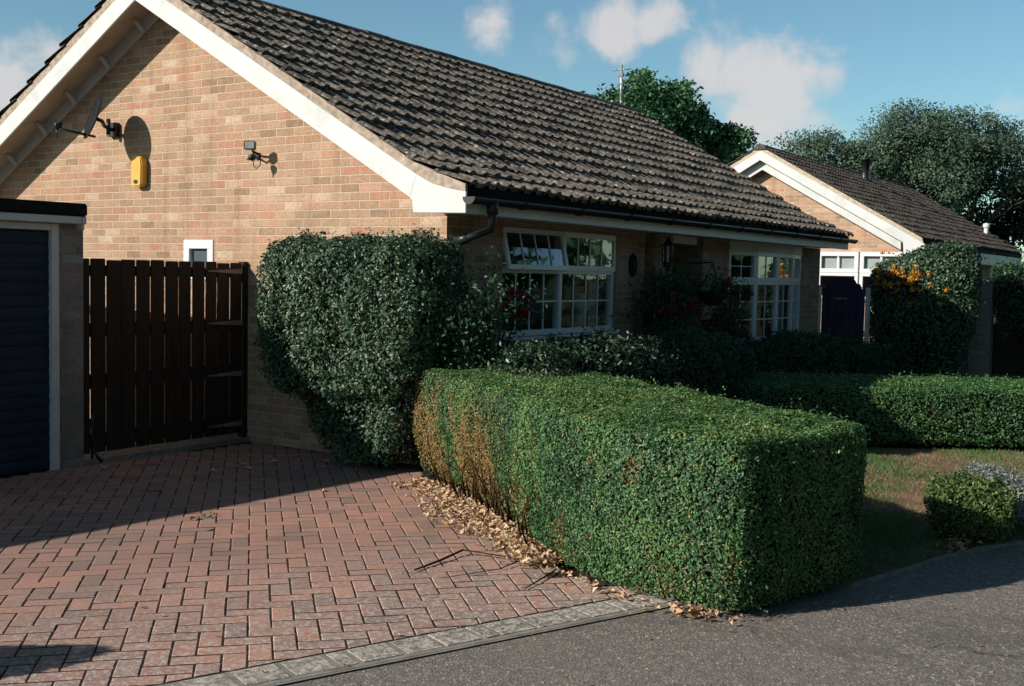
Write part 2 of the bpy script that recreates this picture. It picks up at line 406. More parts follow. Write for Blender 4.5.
# ------------------------------------------------------------------ ring solids (hedges, shrubs)
def resample(poly, n):
    p = np.array(poly + [poly[0]], float)
    d = np.r_[0, np.cumsum(np.hypot(*np.diff(p, axis=0).T))]
    t_ = np.linspace(0, d[-1], n, endpoint=False)
    return np.stack([np.interp(t_, d, p[:, 0]), np.interp(t_, d, p[:, 1])], 1)
def smooth_poly(poly, it=2):
    p = [np.array(q, float) for q in poly]
    for _ in range(it):
        q = []
        for i in range(len(p)):
            a, b = p[i], p[(i+1) % len(p)]
            q += [a*.8 + b*.2, a*.2 + b*.8]
        p = q
    return [tuple(q) for q in p]
def inset(P, d):
    nx = np.roll(P, -1, 0) - np.roll(P, 1, 0); nrm = unit(np.stack([nx[:, 1], -nx[:, 0]], 1))
    area = .5*np.sum(P[:, 0]*np.roll(P[:, 1], -1) - np.roll(P[:, 0], -1)*P[:, 1])
    if area < 0: nrm = -nrm
    return P - nrm*d
def ring_solid(rings):
    """rings: list of (z, Nx2). Returns V, tri faces, closed at top by shrinking rings"""
    z, P = rings[-1]; c = P.mean(0)
    rr = list(rings) + [(z + .004*k, c + (P - c)*f) for k, f in enumerate((.8, .6, .4, .2, .02), 1)]
    n = len(P); V = np.concatenate([np.c_[q, np.full(n, zz)] for zz, q in rr])
    F = []
    for i in range(len(rr)-1):
        for k in range(n):
            a, b = i*n+k, i*n+(k+1) % n; c_, d = b+n, a+n
            F += [(a, b, c_), (a, c_, d)]
    F = np.array(F)
    q = rr[0][1]; area = np.sum(q[:, 0]*np.roll(q[:, 1], -1) - np.roll(q[:, 0], -1)*q[:, 1])
    if area < 0: F = F[:, ::-1]
    return V, F
def sample(V, F, n):
    a, b, c = V[F[:, 0]], V[F[:, 1]], V[F[:, 2]]
    cr = np.cross(b-a, c-a); ar = np.linalg.norm(cr, axis=1)
    idx = rng.choice(len(F), n, p=ar/ar.sum()); u = rng.random((n, 2)); k = u.sum(1) > 1; u[k] = 1-u[k]
    P = a[idx] + u[:, :1]*(b-a)[idx] + u[:, 1:]*(c-a)[idx]
    return P, unit(cr[idx])
def foliage(parent, rings, n, size, mat, depth=.06, bump=.03, bscale=4, ncore=.06, rough=.8, zb=.25, shoots=0, tonef=None, name='foliage', core='core', rndf=None, seed=0, up=.3, aspect=.55, shag=.0):
    V, F = ring_solid(rings)
    P, N = sample(V, F, n)
    b = vnoise(P, bscale, seed)*bump + vnoise(P, bscale*3.5, seed+5)*bump*.5
    d = rng.random(n)**1.6*depth
    out = (rng.random(n) < .06)*rng.random(n)*shag
    P2 = P + N*(b - d + out)[:, None]
    P2[:, 2] = np.maximum(P2[:, 2], .01)
    NN = N + rng.normal(size=(n, 3))*rough + np.array([0, 0, zb])
    if shoots:
        Ps, Ns = sample(V, F, shoots); k = 6
        dirs = unit(Ns*.8 + rng.normal(size=(shoots, 3))*.4 + [0, 0, .5]); L_ = (.03 + .05*rng.random(shoots))[:, None]
        bs = (vnoise(Ps, bscale, seed)*bump)[:, None]
        extra = np.concatenate([Ps + Ns*bs + dirs*L_*(q/(k-1)) + rng.normal(size=(shoots, 3))*.006 for q in range(k)])
        P2 = np.r_[P2, extra]; N = np.r_[N, np.tile(Ns, (k, 1))]; n = len(P2)
        NN = np.r_[NN, np.tile(Ns, (k, 1))*.5 + rng.normal(size=(len(extra), 3))*.8]
    rnd = rndf(P2, N) if rndf else np.clip(.42 + rng.normal(size=n)*.2 + vnoise(P2, 2.2, seed+9)*.25, 0, 1)
    tone = tonef(P2, N) if tonef else None
    leaves(name, P2, NN, size*(.7+.6*rng.random(n)), M[mat], parent, rnd, tone, up=up, aspect=aspect)
    # dense inner twigs
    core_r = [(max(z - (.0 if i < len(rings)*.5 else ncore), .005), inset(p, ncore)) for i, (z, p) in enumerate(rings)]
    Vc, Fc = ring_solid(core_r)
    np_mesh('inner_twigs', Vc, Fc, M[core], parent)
def superell(cx, cy, ax, ay, p=2.5, rot=0, n=64):
    a = np.linspace(0, 2*math.pi, n, endpoint=False)
    x = np.sign(np.cos(a))*np.abs(np.cos(a))**(2/p)*ax; y = np.sign(np.sin(a))*np.abs(np.sin(a))**(2/p)*ay
    c, s = math.cos(rot), math.sin(rot)
    return np.stack([cx + x*c - y*s, cy + x*s + y*c], 1)
def mound(cx, cy, ax, ay, h, p=2.4, rot=0, z0=0.02, under=.75, n=56, steps=10, sharp=2.2):
    r = []
    for i in range(steps+1):
        f = i/steps
        k = under + (1-under)*min(1, f*3) if f < .34 else max(0.03, 1-((f-.34)/.66)**sharp)
        k = k if f < .34 else max(.05, (1-((f-.34)/.66)**sharp))**.5 if f < 1 else .12
        r.append((z0 + (h-z0)*f, superell(cx, cy, ax*k, ay*k, p, rot, n)))
    return r

# ================================================================== GROUND
g = MB(); g.add([(-400, -400, -.09), (500, -400, -.09), (500, 400, -.09), (-400, 400, -.09)], [(0, 1, 2, 3)])
tag(g.build('ground', M['ground']), kind='structure')

EDGE_A = Vector((-7.6, -.86)); EDGE_B = Vector((-2.18, -3.07))     # paving / sett line
ed = (EDGE_B - EDGE_A).normalized(); en = Vector((ed.y, -ed.x))    # en points toward the road (-Y side)
if en.y > 0: en = -en
W_SETT = .20; W_KERB = .042
def epos(s, off, z=0.0):
    q = EDGE_A + ed*s + en*off; return (q.x, q.y, z)
L_EDGE = (EDGE_B - EDGE_A).length + .12

# road surface: behind the edge line, bending along the lawn
roadpoly = [epos(0, W_SETT + W_KERB - .01), epos(L_EDGE, W_SETT + W_KERB - .01), (-2.1, -3.45, 0), (-1.75, -3.62, 0), (-1.45, -3.80, 0), (-.97, -4.0, 0), (-.48, -4.12, 0), (.0, -4.30, 0), (.6, -4.62, 0), (1.6, -5.3, 0), (4, -7.0, 0), (9, -10, 0), (16, -40, 0), (-60, -40, 0), (-60, 20.5, 0)]
g = MB(); g.add([(x, y, -.010) for x, y, _ in roadpoly], [tuple(range(len(roadpoly)))[::-1]])
o = g.build('road', M['tarmac']); tag(o, kind='structure')
# worn strip of tarmac between hedge and kerb is part of the same sheet (soil below)

# soil beds (sheet under hedge and shrubs)
g = MB(); bed = [(-.2, .3), (-2.1, -2.2), (-2.5, -2.9), (-2.45, -3.35), (-2.1, -3.68), (-1.9, -3.78), (-.48, -4.2), (.6, -4.7), (4, -7.1), (20, -9), (30, .5), (9.5, .5), (0, .3)]
g.add([(x, y, -.03) for x, y in bed], [tuple(range(len(bed)))])
o = g.build('garden_soil', M['soil']); tag(o, kind='structure')
# lawn
lawnp = [(-1.9, -3.66), (-1.45, -3.82), (-.97, -3.96), (-.48, -4.08), (.0, -4.26), (.6, -4.58), (1.6, -5.25), (3.4, -6.4), (4.6, -4.5), (4.45, -3.6), (3.7, -2.4), (2.9, -1.35), (1.6, -1.1), (.3, -1.3), (-.8, -2.6)]
g = MB(); g.add([(x, y, -.012) for x, y in lawnp], [tuple(range(len(lawnp)))])
o = g.build('lawn', M['lawn']); tag(o, kind='structure')
# low concrete edging of the lawn
kp = [(-1.47, -3.83), (-.97, -3.97), (-.48, -4.09), (.0, -4.27), (.6, -4.59), (1.6, -5.26)]
g = MB()
for a, b in zip(kp[:-1], kp[1:]):
    d = (Vector(b)-Vector(a)).normalized(); nn = Vector((d.y, -d.x))*.05
    a2 = Vector(a) + d*.004; b2 = Vector(b) - d*.004
    g.prism([(a2.x, a2.y, -.04), (b2.x, b2.y, -.04), (b2.x+nn.x, b2.y+nn.y, -.04), (a2.x+nn.x, a2.y+nn.y, -.04)], (0, 0, .045))
o = g.build('lawn_kerb', M['concrete'], bevel=.006); tag(o, kind='structure')

# driveway: herringbone block paving, every block modelled
U = .1055; ax_a = Vector((.725, -.688)); ax_b = Vector((.688, .725))
orig = Vector((-2.66, -1.6))
def inpoly(x, y, poly):
    c = False; n = len(poly)
    for i in range(n):
        x1, y1 = poly[i][:2]; x2, y2 = poly[(i+1) % n][:2]
        if (y1 > y) != (y2 > y) and x < (x2-x1)*(y-y1)/(y2-y1)+x1: c = not c
    return c
e0 = epos(0, .2); e1 = epos(L_EDGE, .2)
drive = [(e0[0], e0[1]), (e1[0], e1[1]), (-2.30, -2.6), (-1.9, -2.1), (-.9, -.9), (.05, .3), (.05, 2.29), (-1.78, 2.29), (-1.78, 2.34), (-4.6, 2.34), (-8, 2.34)]
g = MB(); rs = random.Random(3)
gap = .0035; ch = .0045
for i in range(-60, 75):
    for j in range(-60, 75):
        k = (i - j) % 4
        if k == 0: w, h = 2, 1
        elif k == 3: w, h = 1, 2
        else: continue
        cx, cy = i + w/2, j + h/2
        c2 = orig + ax_a*(cx*U) + ax_b*(cy*U)
        if not inpoly(c2.x, c2.y, drive): continue
        hw, hh = w*U/2 - .0030, h*U/2 - .0066
        z = .0015 + rs.gauss(0, .0008); tx, ty = rs.gauss(0, .006), rs.gauss(0, .006)
        rot = rs.gauss(0, .008)
        ca, sa = math.cos(rot), math.sin(rot)
        lo = [(-hw, -hh), (hw, -hh), (hw, hh), (-hw, hh)]
        vs = []
        for zz, ins in ((-.03, 0), (-ch*.7, 0), (0, ch)):
            for (px, py) in lo:
                px = px - math.copysign(ins, px); py = py - math.copysign(ins, py)
                rx, ry = px*ca - py*sa, px*sa + py*ca
                q = c2 + ax_a*rx + ax_b*ry
                vs.append((q.x, q.y, zz + z + tx*rx + ty*ry))
        g.cur = min(1, max(0, rs.gauss(.5, .30)))
        # ax_a,ax_b is right handed (a x b = +z)
        fs = [(8, 9, 10, 11)]
        for L in (0, 4):
            for q in range(4): fs.append((L+q, L+(q+1) % 4, L+4+(q+1) % 4, L+4+q))
        g.add(vs, fs)
me_v, me_f = g.v, g.f
o = g.build('driveway', M['paver'])
bm = bmesh.new(); bm.from_mesh(o.data)
pc = epos(0, -.004)
bmesh.ops.bisect_plane(bm, geom=bm.verts[:]+bm.edges[:]+bm.faces[:], plane_co=pc, plane_no=(en.x, en.y, 0), clear_outer=True)
bm.to_mesh(o.data); bm.free()
tag(o, kind='structure')
g = MB(); sandp = [epos(0, .002), epos(L_EDGE, .002), (-2.25, -2.6, 0), (-1.8, -2.0, 0), (-.85, -.9, 0), (.1, .2, 0), (.1, 2.35, 0), (-8, 2.35, 0)]
g.add([(p[0], p[1], -.0012) for p in sandp], [tuple(range(len(sandp)))])
o = g.build('driveway_bedding', M['sand']); tag(o, kind='structure')
# grey setts along the road edge + flush concrete kerb
g = MB(); P = [epos(0, .003), epos(L_EDGE, .003), epos(L_EDGE, W_SETT+W_KERB), epos(0, W_SETT+W_KERB)]
g.add([(p[0], p[1], -.0022) for p in P], [(0, 1, 2, 3)]); tag(g.build('edge_bedding', M['concrete']), kind='structure')
g = MB(); s_ = 0.0
while s_ < L_EDGE - .05:
    wl = (.105 if rs.random() < .35 else .205) + rs.gauss(0, .006)
    e = min(s_+wl-.007-rs.random()*.006, L_EDGE)
    z = rs.gauss(.001, .0012); g.cur = rs.random()
    P = [epos(s_, .004), epos(e, .004), epos(e, W_SETT-.004), epos(s_, W_SETT-.004)]
    g.prism([(p[0], p[1], -.03) for p in P], (0, 0, .03+z))
    s_ += wl
o = g.build('road_edge_setts', M['sett'], bevel=.009); tag(o, kind='structure')
g = MB(); s_ = 0.0
while s_ < L_EDGE - .05:
    e = min(s_+.91, L_EDGE)
    P = [epos(s_, W_SETT+.006), epos(e-.006, W_SETT+.006), epos(e-.006, W_SETT+W_KERB-.012), epos(s_, W_SETT+W_KERB-.012)]
    g.prism([(p[0], p[1], -.04) for p in P], (0, 0, .0395)); s_ += .91
o = g.build('road_edge_kerb', M['concrete'], bevel=.004); tag(o, kind='structure')

# ================================================================== BUNGALOWS
YR = 3.47; SL = .571
def zbase(Y):                                     # underside line of the tiles on the front slope
    return 2.47 + SL*Y if Y > .05 else 2.4986 + .37*(Y-.05)
def tile_slope(parent, x0, L, sgn, yE, skew, mat, oy=0, nper=8, px=.18, seed=1, name='roof_tiles'):
    r = random.Random(seed)
    g = MB(); nC = 14; st = (YR - yE)/nC
    prof = [(0, 0), (.08, .013), (.17, .023), (.26, .026), (.35, .023), (.44, .013), (.52, 0), (.76, -.003)] if nper == 8 else [(0, 0), (.12, .024), (.24, .030), (.36, .024), (.48, 0)]
    nt = int(round((L + .45)/(px*2)))
    for c in range(nC):
        yl = yE + c*st; yu = min(yE + (c+1)*st + .06, YR)      # lower / upper edge
        for k in range(nt):
            j0 = r.gauss(0, .006); j1 = r.gauss(0, .006); jy = r.gauss(0, .011)
            g.cur = min(1, max(0, r.gauss(.5, .22)))
            xs = []; hs = []
            for u in range(2):
                for (p, h) in prof:
                    xs.append(k*2*px + (u + p)*px); hs.append(h)
            xs.append((k+1)*2*px - .002); hs.append(0)
            vs = []; m = len(xs); tl = .046 if c else .034
            for row, (yy, lift) in enumerate(((yu, .0), (yl + jy, tl), (yl + jy, tl - .040))):
                xr = L + skew*(yy + .5)
                for q in range(m):
                    f = xs[q]/(nt*2*px)
                    j = j0*(1-q/m) + j1*q/m
                    X = x0 - .405 + f*(xr + .405)
                    hh = hs[q] + lift + (j if row else 0)
                    z = zbase(yy) + .01 + hh*.87
                    Yv = yy - hh*.49
                    Y2 = Yv if sgn > 0 else 2*YR - Yv
                    vs.append((X, oy + Y2, z))
            fs = []
            for row in range(2):
                for q in range(m-1):
                    f_ = (row*m+q, (row+1)*m+q, (row+1)*m+q+1, row*m+q+1)
                    fs.append(f_ if sgn > 0 else f_[::-1])
            # side faces at first tile of verge
            g.add(vs, fs)
    return g.build(name, M[mat], parent, uv=False)

def barge_poly(x, side, zadd_low=0, yE=-.47):
    """bargeboard outline in the plane X=x; side=+1 right (front) half"""
    zl = lambda Y: 4.173 - .5735*(YR - Y) ; zt = lambda Y: 4.376 - SL*(YR - Y)
    P = [(YR, zt(YR)), (YR, zl(YR)), (.10, zl(.10)), (.06, zl(.10)-.03), (.05, 2.108), (yE, 2.098), (yE, 2.262), (-.30, 2.292), (-.147, 2.332), (.004, 2.402)]
    if yE > -.2:
        P = [(YR, zt(YR)), (YR, zl(YR)), (.42, zl(.42)), (.40, 2.20), (yE, 2.20), (yE, zt(yE))]
    if side > 0: return [(x, y, z) for y, z in P]
    return [(x, 2*YR - y, z) for y, z in P][::-1]

def bungalow_shell(t, x0, L, oy, mats, yE=-.5, skew=.115, detail=True, frz=0, rend=None):
    tile, brick, mort = mats
    r1 = tile_slope(t, x0, L, 1, yE, skew, tile, oy, 8 if detail else 5, seed=3 + int(x0))
    r2 = tile_slope(t, x0, L, -1, yE, skew, tile, oy, 5, seed=9 + int(x0))
    rL = rend or (L + skew*(YR + .5))
    # ridge
    g = MB(); n = int((rL + .4)/.45); rr = random.Random(2)
    for k in range(n):
        xa = x0 - .42 + (rL + .42)*k/n; xb = x0 - .42 + (rL+.42)*(k+1)/n - .012
        g.cur = rr.random(); dz = rr.gauss(0, .004)
        vs = []; m = 9
        for X in (xa, xb):
            for q in range(m):
                a = math.pi*(q/(m-1)); vs.append((X, oy + YR - math.cos(a)*.135, zbase(YR) - .055 + math.sin(a)*.115 + dz))
        fs = [(q, q+1, m+q+1, m+q) for q in range(m-1)] + [tuple(range(m))[::-1], tuple(range(m, 2*m))]
        g.add(vs, fs)
    g.build('ridge_tiles', M[tile], t, uv=False)
    # roof deck under the tiles
    g = MB()
    for s in (1, -1):
        P = [(YR, zbase(YR)-.005), (.05, zbase(.05)-.005), (yE+.05, zbase(yE+.05)-.005), (yE+.05, zbase(yE+.05)-.04), (.05, zbase(.05)-.05), (YR, zbase(YR)-.05)]
        P = [(x0 - .355, oy + (y if s > 0 else 2*YR-y), z) for y, z in P]
        g.prism(P, (L + .355 - .05, 0, 0))
    g.build('roof_deck', M['felt'], t)
    # verge mortar + undercloak, bargeboards
    for s in (1, -1):
        g = MB(); P = [(YR, zbase(YR)+.012), (YR, 4.378)] + ([(.004, 2.404), (-.147, 2.334), (-.30, 2.294), (-.46, 2.264), (-.46, zbase(-.46)+.012)] if yE < -.2 else [(yE+.03, 4.378-SL*(YR-yE-.03))]) + [(max(.05, yE+.03), zbase(max(.05, yE+.03))+.012)]
        g.prism([(x0 - .383, oy + (y if s > 0 else 2*YR-y), z) for y, z in P], (.03, 0, 0))
        g.build('verge_mortar', M[mort], t)
        g = MB(); P = barge_poly(x0 - .388, s, yE=-.47 if yE < -.2 else yE)
        g.prism([(x, y + oy, z) for x, y, z in P], (.022, 0, 0))
        g.build('bargeboard', M['white'], t, bevel=.004)
        if frz:
            g = MB(); zl = lambda Y: 4.173 - .5735*(YR - Y)
            g.prism([(x0 - .24, oy + (y if s > 0 else 2*YR-y), z) for y, z in ((YR, zl(YR)-.19), (YR, zl(YR)+.10), (.5, zl(.5)+.10), (.5, zl(.5)-.19))], (.02, 0, 0)); g.build('inner_bargeboard', M['white'], t)
        # sloping soffit and frieze board on the wall
        zl = lambda Y: 4.173 - .5735*(YR - Y)
        g = MB(); off = .12
        P = [(YR, zl(YR)+off), (.15, zl(.15)+off), (.15, zl(.15)+off+.02), (YR, zl(YR)+off+.02)]
        g.prism([(x0 - .366, oy + (y if s > 0 else 2*YR-y), z) for y, z in P], (.364, 0, 0))
        g.build('verge_soffit', M['beige'], t)
        g = MB()
        lo = -.02 - frz
        P = [(YR, zl(YR)+lo), (.35, zl(.35)+lo), (.35, zl(.35)+off), (YR, zl(YR)+off)]
        g.prism([(x0 - .024, oy + (y if s > 0 else 2*YR-y), z) for y, z in P], (.022, 0, 0))
        g.build('frieze_board', M['greywhite'], t)
    # front fascia + soffit
    yf = yE + .05
    g = MB(); g.box((x0 - .366, oy + yf, 2.098), (x0 + L, oy + yf + .02, 2.36 if yE > -.2 else 2.195)); g.build('fascia', M['white'], t, bevel=.003)
    g = MB(); g.box((x0 - .366, oy + yf - .004, 2.361 if yE > -.2 else 2.196), (x0 + L, oy + yf + .02, zbase(yE) + .004)); g.build('eaves_felt', M['felt'], t)
    g = MB(); g.box((x0 - .366, oy + yf + .02, 2.118), (x0 + L, oy - .001 if yE < -.2 else oy + .4, 2.13)); g.build('eaves_soffit', M['white'], t)
    return r1

# ---------------------------------------------------------------- main bungalow
H = thing('bungalow', (0, 0, 0), 'buff brick bungalow with brown tiled roof and white bargeboards behind the hedges', 'house')
bungalow_shell(H, 0, 9.42, 0, ('tile', 'brick', 'mortar'))
# gable wall with opening for the small window
WT = .25; wy0, wy1, wz0, wz1 = 2.795, 3.22, 1.52, 1.905
g = MB()
g.prism([(0, 0, -.1), (0, 2*YR, -.1), (0, 2*YR, wz0), (0, 0, wz0)], (WT, 0, 0))
g.prism([(0, 0, wz0), (0, wy0, wz0), (0, wy0, wz1), (0, 0, wz1)], (WT, 0, 0))
g.prism([(0, wy1, wz0), (0, 2*YR, wz0), (0, 2*YR, wz1), (0, wy1, wz1)], (WT, 0, 0))
g.prism([(0, 0, wz1), (0, 2*YR, wz1), (0, 2*YR, 2.3), (0, YR, 4.30), (0, 0, 2.3)], (WT, 0, 0))
g.build('gable_wall', M['brick'], H)
g = MB(); g.prism([(9.25, .25, -.1), (9.25, 2*YR-.25, -.1), (9.25, 2*YR-.25, 2.3), (9.25, YR, 4.25), (9.25, .25, 2.3)], (WT, 0, 0))
g.box((.25, 2*YR-.25, -.1), (9.25, 2*YR, 2.4))
g.build('rear_walls', M['brick'], H)
# front wall
g = MB(); FW = 2.117; TW = .25
BX = [5.95, 6.62, 7.29, 7.98, 8.65]; BY = [0, -.11, -.16, -.13, 0]
for (xa, xb, za, zb) in ((WT, .835, -.1, FW), (.835, 2.965, -.1, 1.06), (.835, 2.965, 2.062, FW), (2.965, 3.60, -.1, FW), (5.15, 5.95, -.1, FW), (8.65, 9.5, -.1, FW)):
    g.box((xa, .0, za), (xb, TW, zb))
# bay base wall
P = [(x, y) for x, y in zip(BX, BY)] + [(8.65, .2), (5.95, .2)]
g.prism([(x, y, -.1) for x, y in P], (0, 0, .90))
# porch pillar and porch side/back walls
g.box((3.83, -.02, -.1), (4.26, .26, FW))
g.box((3.35, 1.15, -.1), (5.4, 1.3, 2.3)); g.box((3.35, .25, -.1), (3.6, 1.15, FW)); g.box((5.15, .25, -.1), (5.4, 1.15, FW))
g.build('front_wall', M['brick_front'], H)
g = MB(); g.box((3.6, .0, 2.119), (5.15, 1.15, 2.127)); g.build('porch_ceiling', M['white'], H)
g = MB(); g.box((4.27, -.015, 2.025), (4.93, .04, 2.116)); g.build('porch_beam_panel', M['white'], H, bevel=.004)
d = MB(); d.box((4.28, 1.09, 0), (5.12, 1.148, 2.0))
d.box((4.36, 1.075, .2), (4.66, 1.09, .9)); d.box((4.74, 1.075, .2), (5.04, 1.09, .9)); d.box((4.36, 1.075, 1.0), (4.66, 1.09, 1.85)); d.box((4.74, 1.075, 1.0), (5.04, 1.09, 1.85))
fd = d.build('front_door', M['doorwood'], H, bevel=.004)
# interior: floor, ceiling, rear partition and side partitions
g = MB(); g.box((WT, .26, -.05), (9.25, 3.4, .0)); g.box((WT, .26, 2.2), (9.25, 3.4, 2.25)); g.box((WT, 3.4, 0), (9.25, 3.45, 2.2)); g.box((3.30, .26, 0), (3.345, 3.4, 2.2)); g.box((5.41, .26, 0), (5.45, 3.4, 2.2))
g.build('room_partitions', M['room'], H)

def casement(parent, name, o, ux, W, Hh, bar, depth, muntx=(), munty=(), mw=.013, kind='window', glass=True, uz=Vector((0, 0, 1))):
    """frame of width W and height Hh at lower left corner o along unit ux; returns frame object with pane + glazing bars as children"""
    ux = Vector(ux).normalized(); nrm = ux.cross(uz).normalized()            # outward
    mt = Matrix((ux, -nrm, uz)).transposed().to_4x4(); mt.translation = Vector(o)
    g = MB()
    g.box((0, 0, 0), (W, depth, bar), mt); g.box((0, 0, Hh-bar), (W, depth, Hh), mt)
    g.box((0, 0, bar), (bar, depth, Hh-bar), mt); g.box((W-bar, 0, bar), (W, depth, Hh-bar), mt)
    f = g.build(name, M['upvc'], parent, bevel=.004)
    g = MB(); g.add([tuple(mt @ Vector(q)) for q in ((bar-.004, depth*.5, bar-.004), (W-bar+.004, depth*.5, bar-.004), (W-bar+.004, depth*.5, Hh-bar+.004), (bar-.004, depth*.5, Hh-bar+.004))], [(0, 1, 2, 3)])
    p = g.build('pane', M['glass'], f)
    if len(muntx) or len(munty):
        for x in muntx: g = MB(); g.box((x-mw/2, depth*.5-.009, bar), (x+mw/2, depth*.5-.001, Hh-bar), mt); g.build('glazing_bar', M['upvc'], f)
        for y in munty: g = MB(); g.box((bar, depth*.5-.011, y-mw/2), (W-bar, depth*.5-.001, y+mw/2), mt); g.build('glazing_bar', M['upvc'], f)
    return f

# left front window
wn = MB()
wx0, wx1 = .838, 2.962; zs, ztr, zt_ = 1.062, 1.675, 2.06
wn.box((wx0, .03, zs), (wx1, .10, zs+.055)); wn.box((wx0, .03, zt_-.05), (wx1, .10, zt_)); wn.box((wx0, .03, ztr-.03), (wx1, .10, ztr+.03))
wn.box((wx0, .03, zs+.055), (wx0+.042, .10, ztr-.03)); wn.box((wx1-.042, .03, zs+.055), (wx1, .10, ztr-.03)); wn.box((wx0, .03, ztr+.03), (wx0+.05, .10, zt_-.05)); wn.box((wx1-.05, .03, ztr+.03), (wx1, .10, zt_-.05))
wn.box((1.862, .03, zs+.055), (1.918, .10, ztr-.03)); wn.box((1.87, .03, ztr+.03), (1.92, .10, zt_-.05))
wf = wn.build('window', M['upvc'], H, bevel=.004)
g = MB(); g.box((wx0-.02, -.035, zs-.03), (wx1+.01, .03, zs-.002)); g.build('sill', M['upvc'], wf, bevel=.005)
g = MB()
for (xa, xb) in ((wx0+.046, 1.859), (1.921, wx1-.046)): g.add([(xa, .062, zs+.05), (xb, .062, zs+.05), (xb, .062, ztr-.026), (xa, .062, ztr-.026)], [(0, 1, 2, 3)])
g.build('pane', M['glass'], wf)
for (xa, xb) in ((wx0+.05, 1.855), (1.925, wx1-.05)):
    g = MB()
    for k in (1, 2, 3): x = xa + (xb-xa)*k/4; g.box((x-.007, .05, zs+.055), (x+.007, .059, ztr-.03))
    zm = (zs+.055 + ztr-.03)/2; g.box((xa, .048, zm-.007), (xb, .059, zm+.007))
    g.build('glazing_bars', M['upvc'], wf)
# right fixed top light, left top light hung open
casement(H, 'top_light', (1.905, .012, ztr+.004), (1, 0, 0), wx1+.006-1.905, zt_-ztr-.012, .05, .03, [.05+(wx1-1.905-.10)*k/4 for k in (1, 2, 3)])
ang = R(12)
uz = Vector((0, -math.sin(ang), -math.cos(ang)))
Ht = .385
lo = Vector((.84, .012, zt_-.005)) + uz*Ht
casement(H, 'top_light', lo, (1, 0, 0), 1.05, Ht, .046, .035, [.046+(1.05-.092)*k/4 for k in (1, 2, 3)], uz=-uz)
# ornament on the inner sill and curtains
g = MB(); g.lathe([(0, 1.08), (.06, 1.08), (.05, 1.2), (.085, 1.33), (.04, 1.42), (.05, 1.45)], (2.62, .22, 0), 16); g.build('sill_vase', M['blind'], H)
for xa in (.86, 2.78):
    g = MB(); vs = []; n = 14
    for i in range(n+1):
        x = xa + .18*i/n; y = .22 + .018*math.sin(i*1.9); vs += [(x, y, 1.05), (x, y, 2.05)]
    g.add(vs, [(2*i, 2*i+2, 2*i+3, 2*i+1) for i in range(n)]); g.build('curtain', M['blind'], H)

# bow window of four lights
bz0, bzt, bz1 = .82, 1.60, 1.985
for k in range(4):
    a = Vector((BX[k], BY[k], 0)); b = Vector((BX[k+1], BY[k+1], 0)); d = (b-a); w = d.length; d.normalize()
    casement(H, 'bow_window', a + Vector((0, 0, bz0)) + d*.004, d, w-.008, bzt-bz0, .042, .06, [(w-.008)/2], [ (bzt-bz0)*.36, (bzt-bz0)*.66])
    f = casement(H, 'top_light', a + Vector((0, 0, bzt+.002)) + d*.004, d, w-.008, bz1-bzt, .053, .06, [(w-.008)/2], [(bz1-bzt)*.5] if k == 0 else [], mw=.012)
g = MB(); P = [(x, y-.012) for x, y in zip(BX, BY)] + [(8.65, .06), (5.95, .06)]
g.prism([(x, y, bz1+.002) for x, y in P], (0, 0, FW-bz1-.004)); g.build('bow_window_head', M['white'], H)
g = MB(); P = [(x, y-.05) for x, y in zip(BX, BY)] + [(8.65, .05), (5.95, .05)]
g.prism([(x, y, bz0-.018) for x, y in P], (0, 0, .018)); g.build('bow_window_sill', M['upvc'], H)
for xa, wv in ((6.02, .2), (8.35, .22)):
    g = MB()
    for i in range(10):
        x = xa + wv*i/10; g.add([(x, .24+.02*math.sin(i*1.9), .8), (x+wv/10, .24+.02*math.sin((i+1)*1.9), .8), (x+wv/10, .24+.02*math.sin((i+1)*1.9), 2.05), (x, .24+.02*math.sin(i*1.9), 2.05)], [(0, 1, 2, 3)])
    g.build('curtain', M['blind'], H)

g = MB(); g.prism([(-.3895, .03, 2.395), (-.3895, .024, 2.392), (-.3895, .085, 2.235), (-.3895, .091, 2.238)], (.001, 0, 0)); g.build('board_joint', M['greywhite'], H)
# small gable window
f = casement(H, 'window', (-.012, wy1, wz0), (0, -1, 0), wy1-wy0, wz1-wz0, .085, .06)
g = MB(); g.box((.03, wy0+.004, wz0+.004), (.034, wy1-.004, wz1-.004)); g.build('blind', M['grey_blind'], f)

# gutter and downpipe
def half_gutter(parent, x0, x1, y, z0, z1, r=.055):
    g = MB(); n = 12; segs = 24; vs = []
    for i in range(segs+1):
        f = i/segs; X = x0+(x1-x0)*f; Z = z0+(z1-z0)*f
        for q in range(n+1):
            a = math.pi + math.pi*q/n; vs.append((X, y + math.cos(a)*r, Z + math.sin(a)*r))
        for q in range(n+1):
            a = math.pi*2 - math.pi*q/n; vs.append((X, y + math.cos(a)*(r-.006), Z + math.sin(a)*(r-.006)))
    m = 2*(n+1)
    fs = [(i*m+q, i*m+(q+1) % m, (i+1)*m+(q+1) % m, (i+1)*m+q) for i in range(segs) for q in range(m)]
    g.add(vs, fs, True)
    for X, Z in ((x0, z0), (x1, z1)):
        g.prism([(X-.004, y + math.cos(math.pi+math.pi*q/n)*(r+.004), Z + math.sin(math.pi+math.pi*q/n)*(r+.004)) for q in range(n+1)], (.008, 0, 0))
    gu = g.build('gutter', M['black'], parent)
    k = 0; X = x0 + .75
    while X < x1:
        g = MB()
        Z = z0 + (z1-z0)*(X-x0)/(x1-x0)
        vs = [];
        g.prism([(X-.02, y + math.cos(math.pi+math.pi*q/8)*(r+.009), Z + math.sin(math.pi+math.pi*q/8)*(r+.009)) for q in range(9)], (.045, 0, 0))
        X += .93
        g.build('gutter_bracket', M['black'], gu)
half_gutter(H, -.405, 9.50, -.512, 2.222, 2.250)
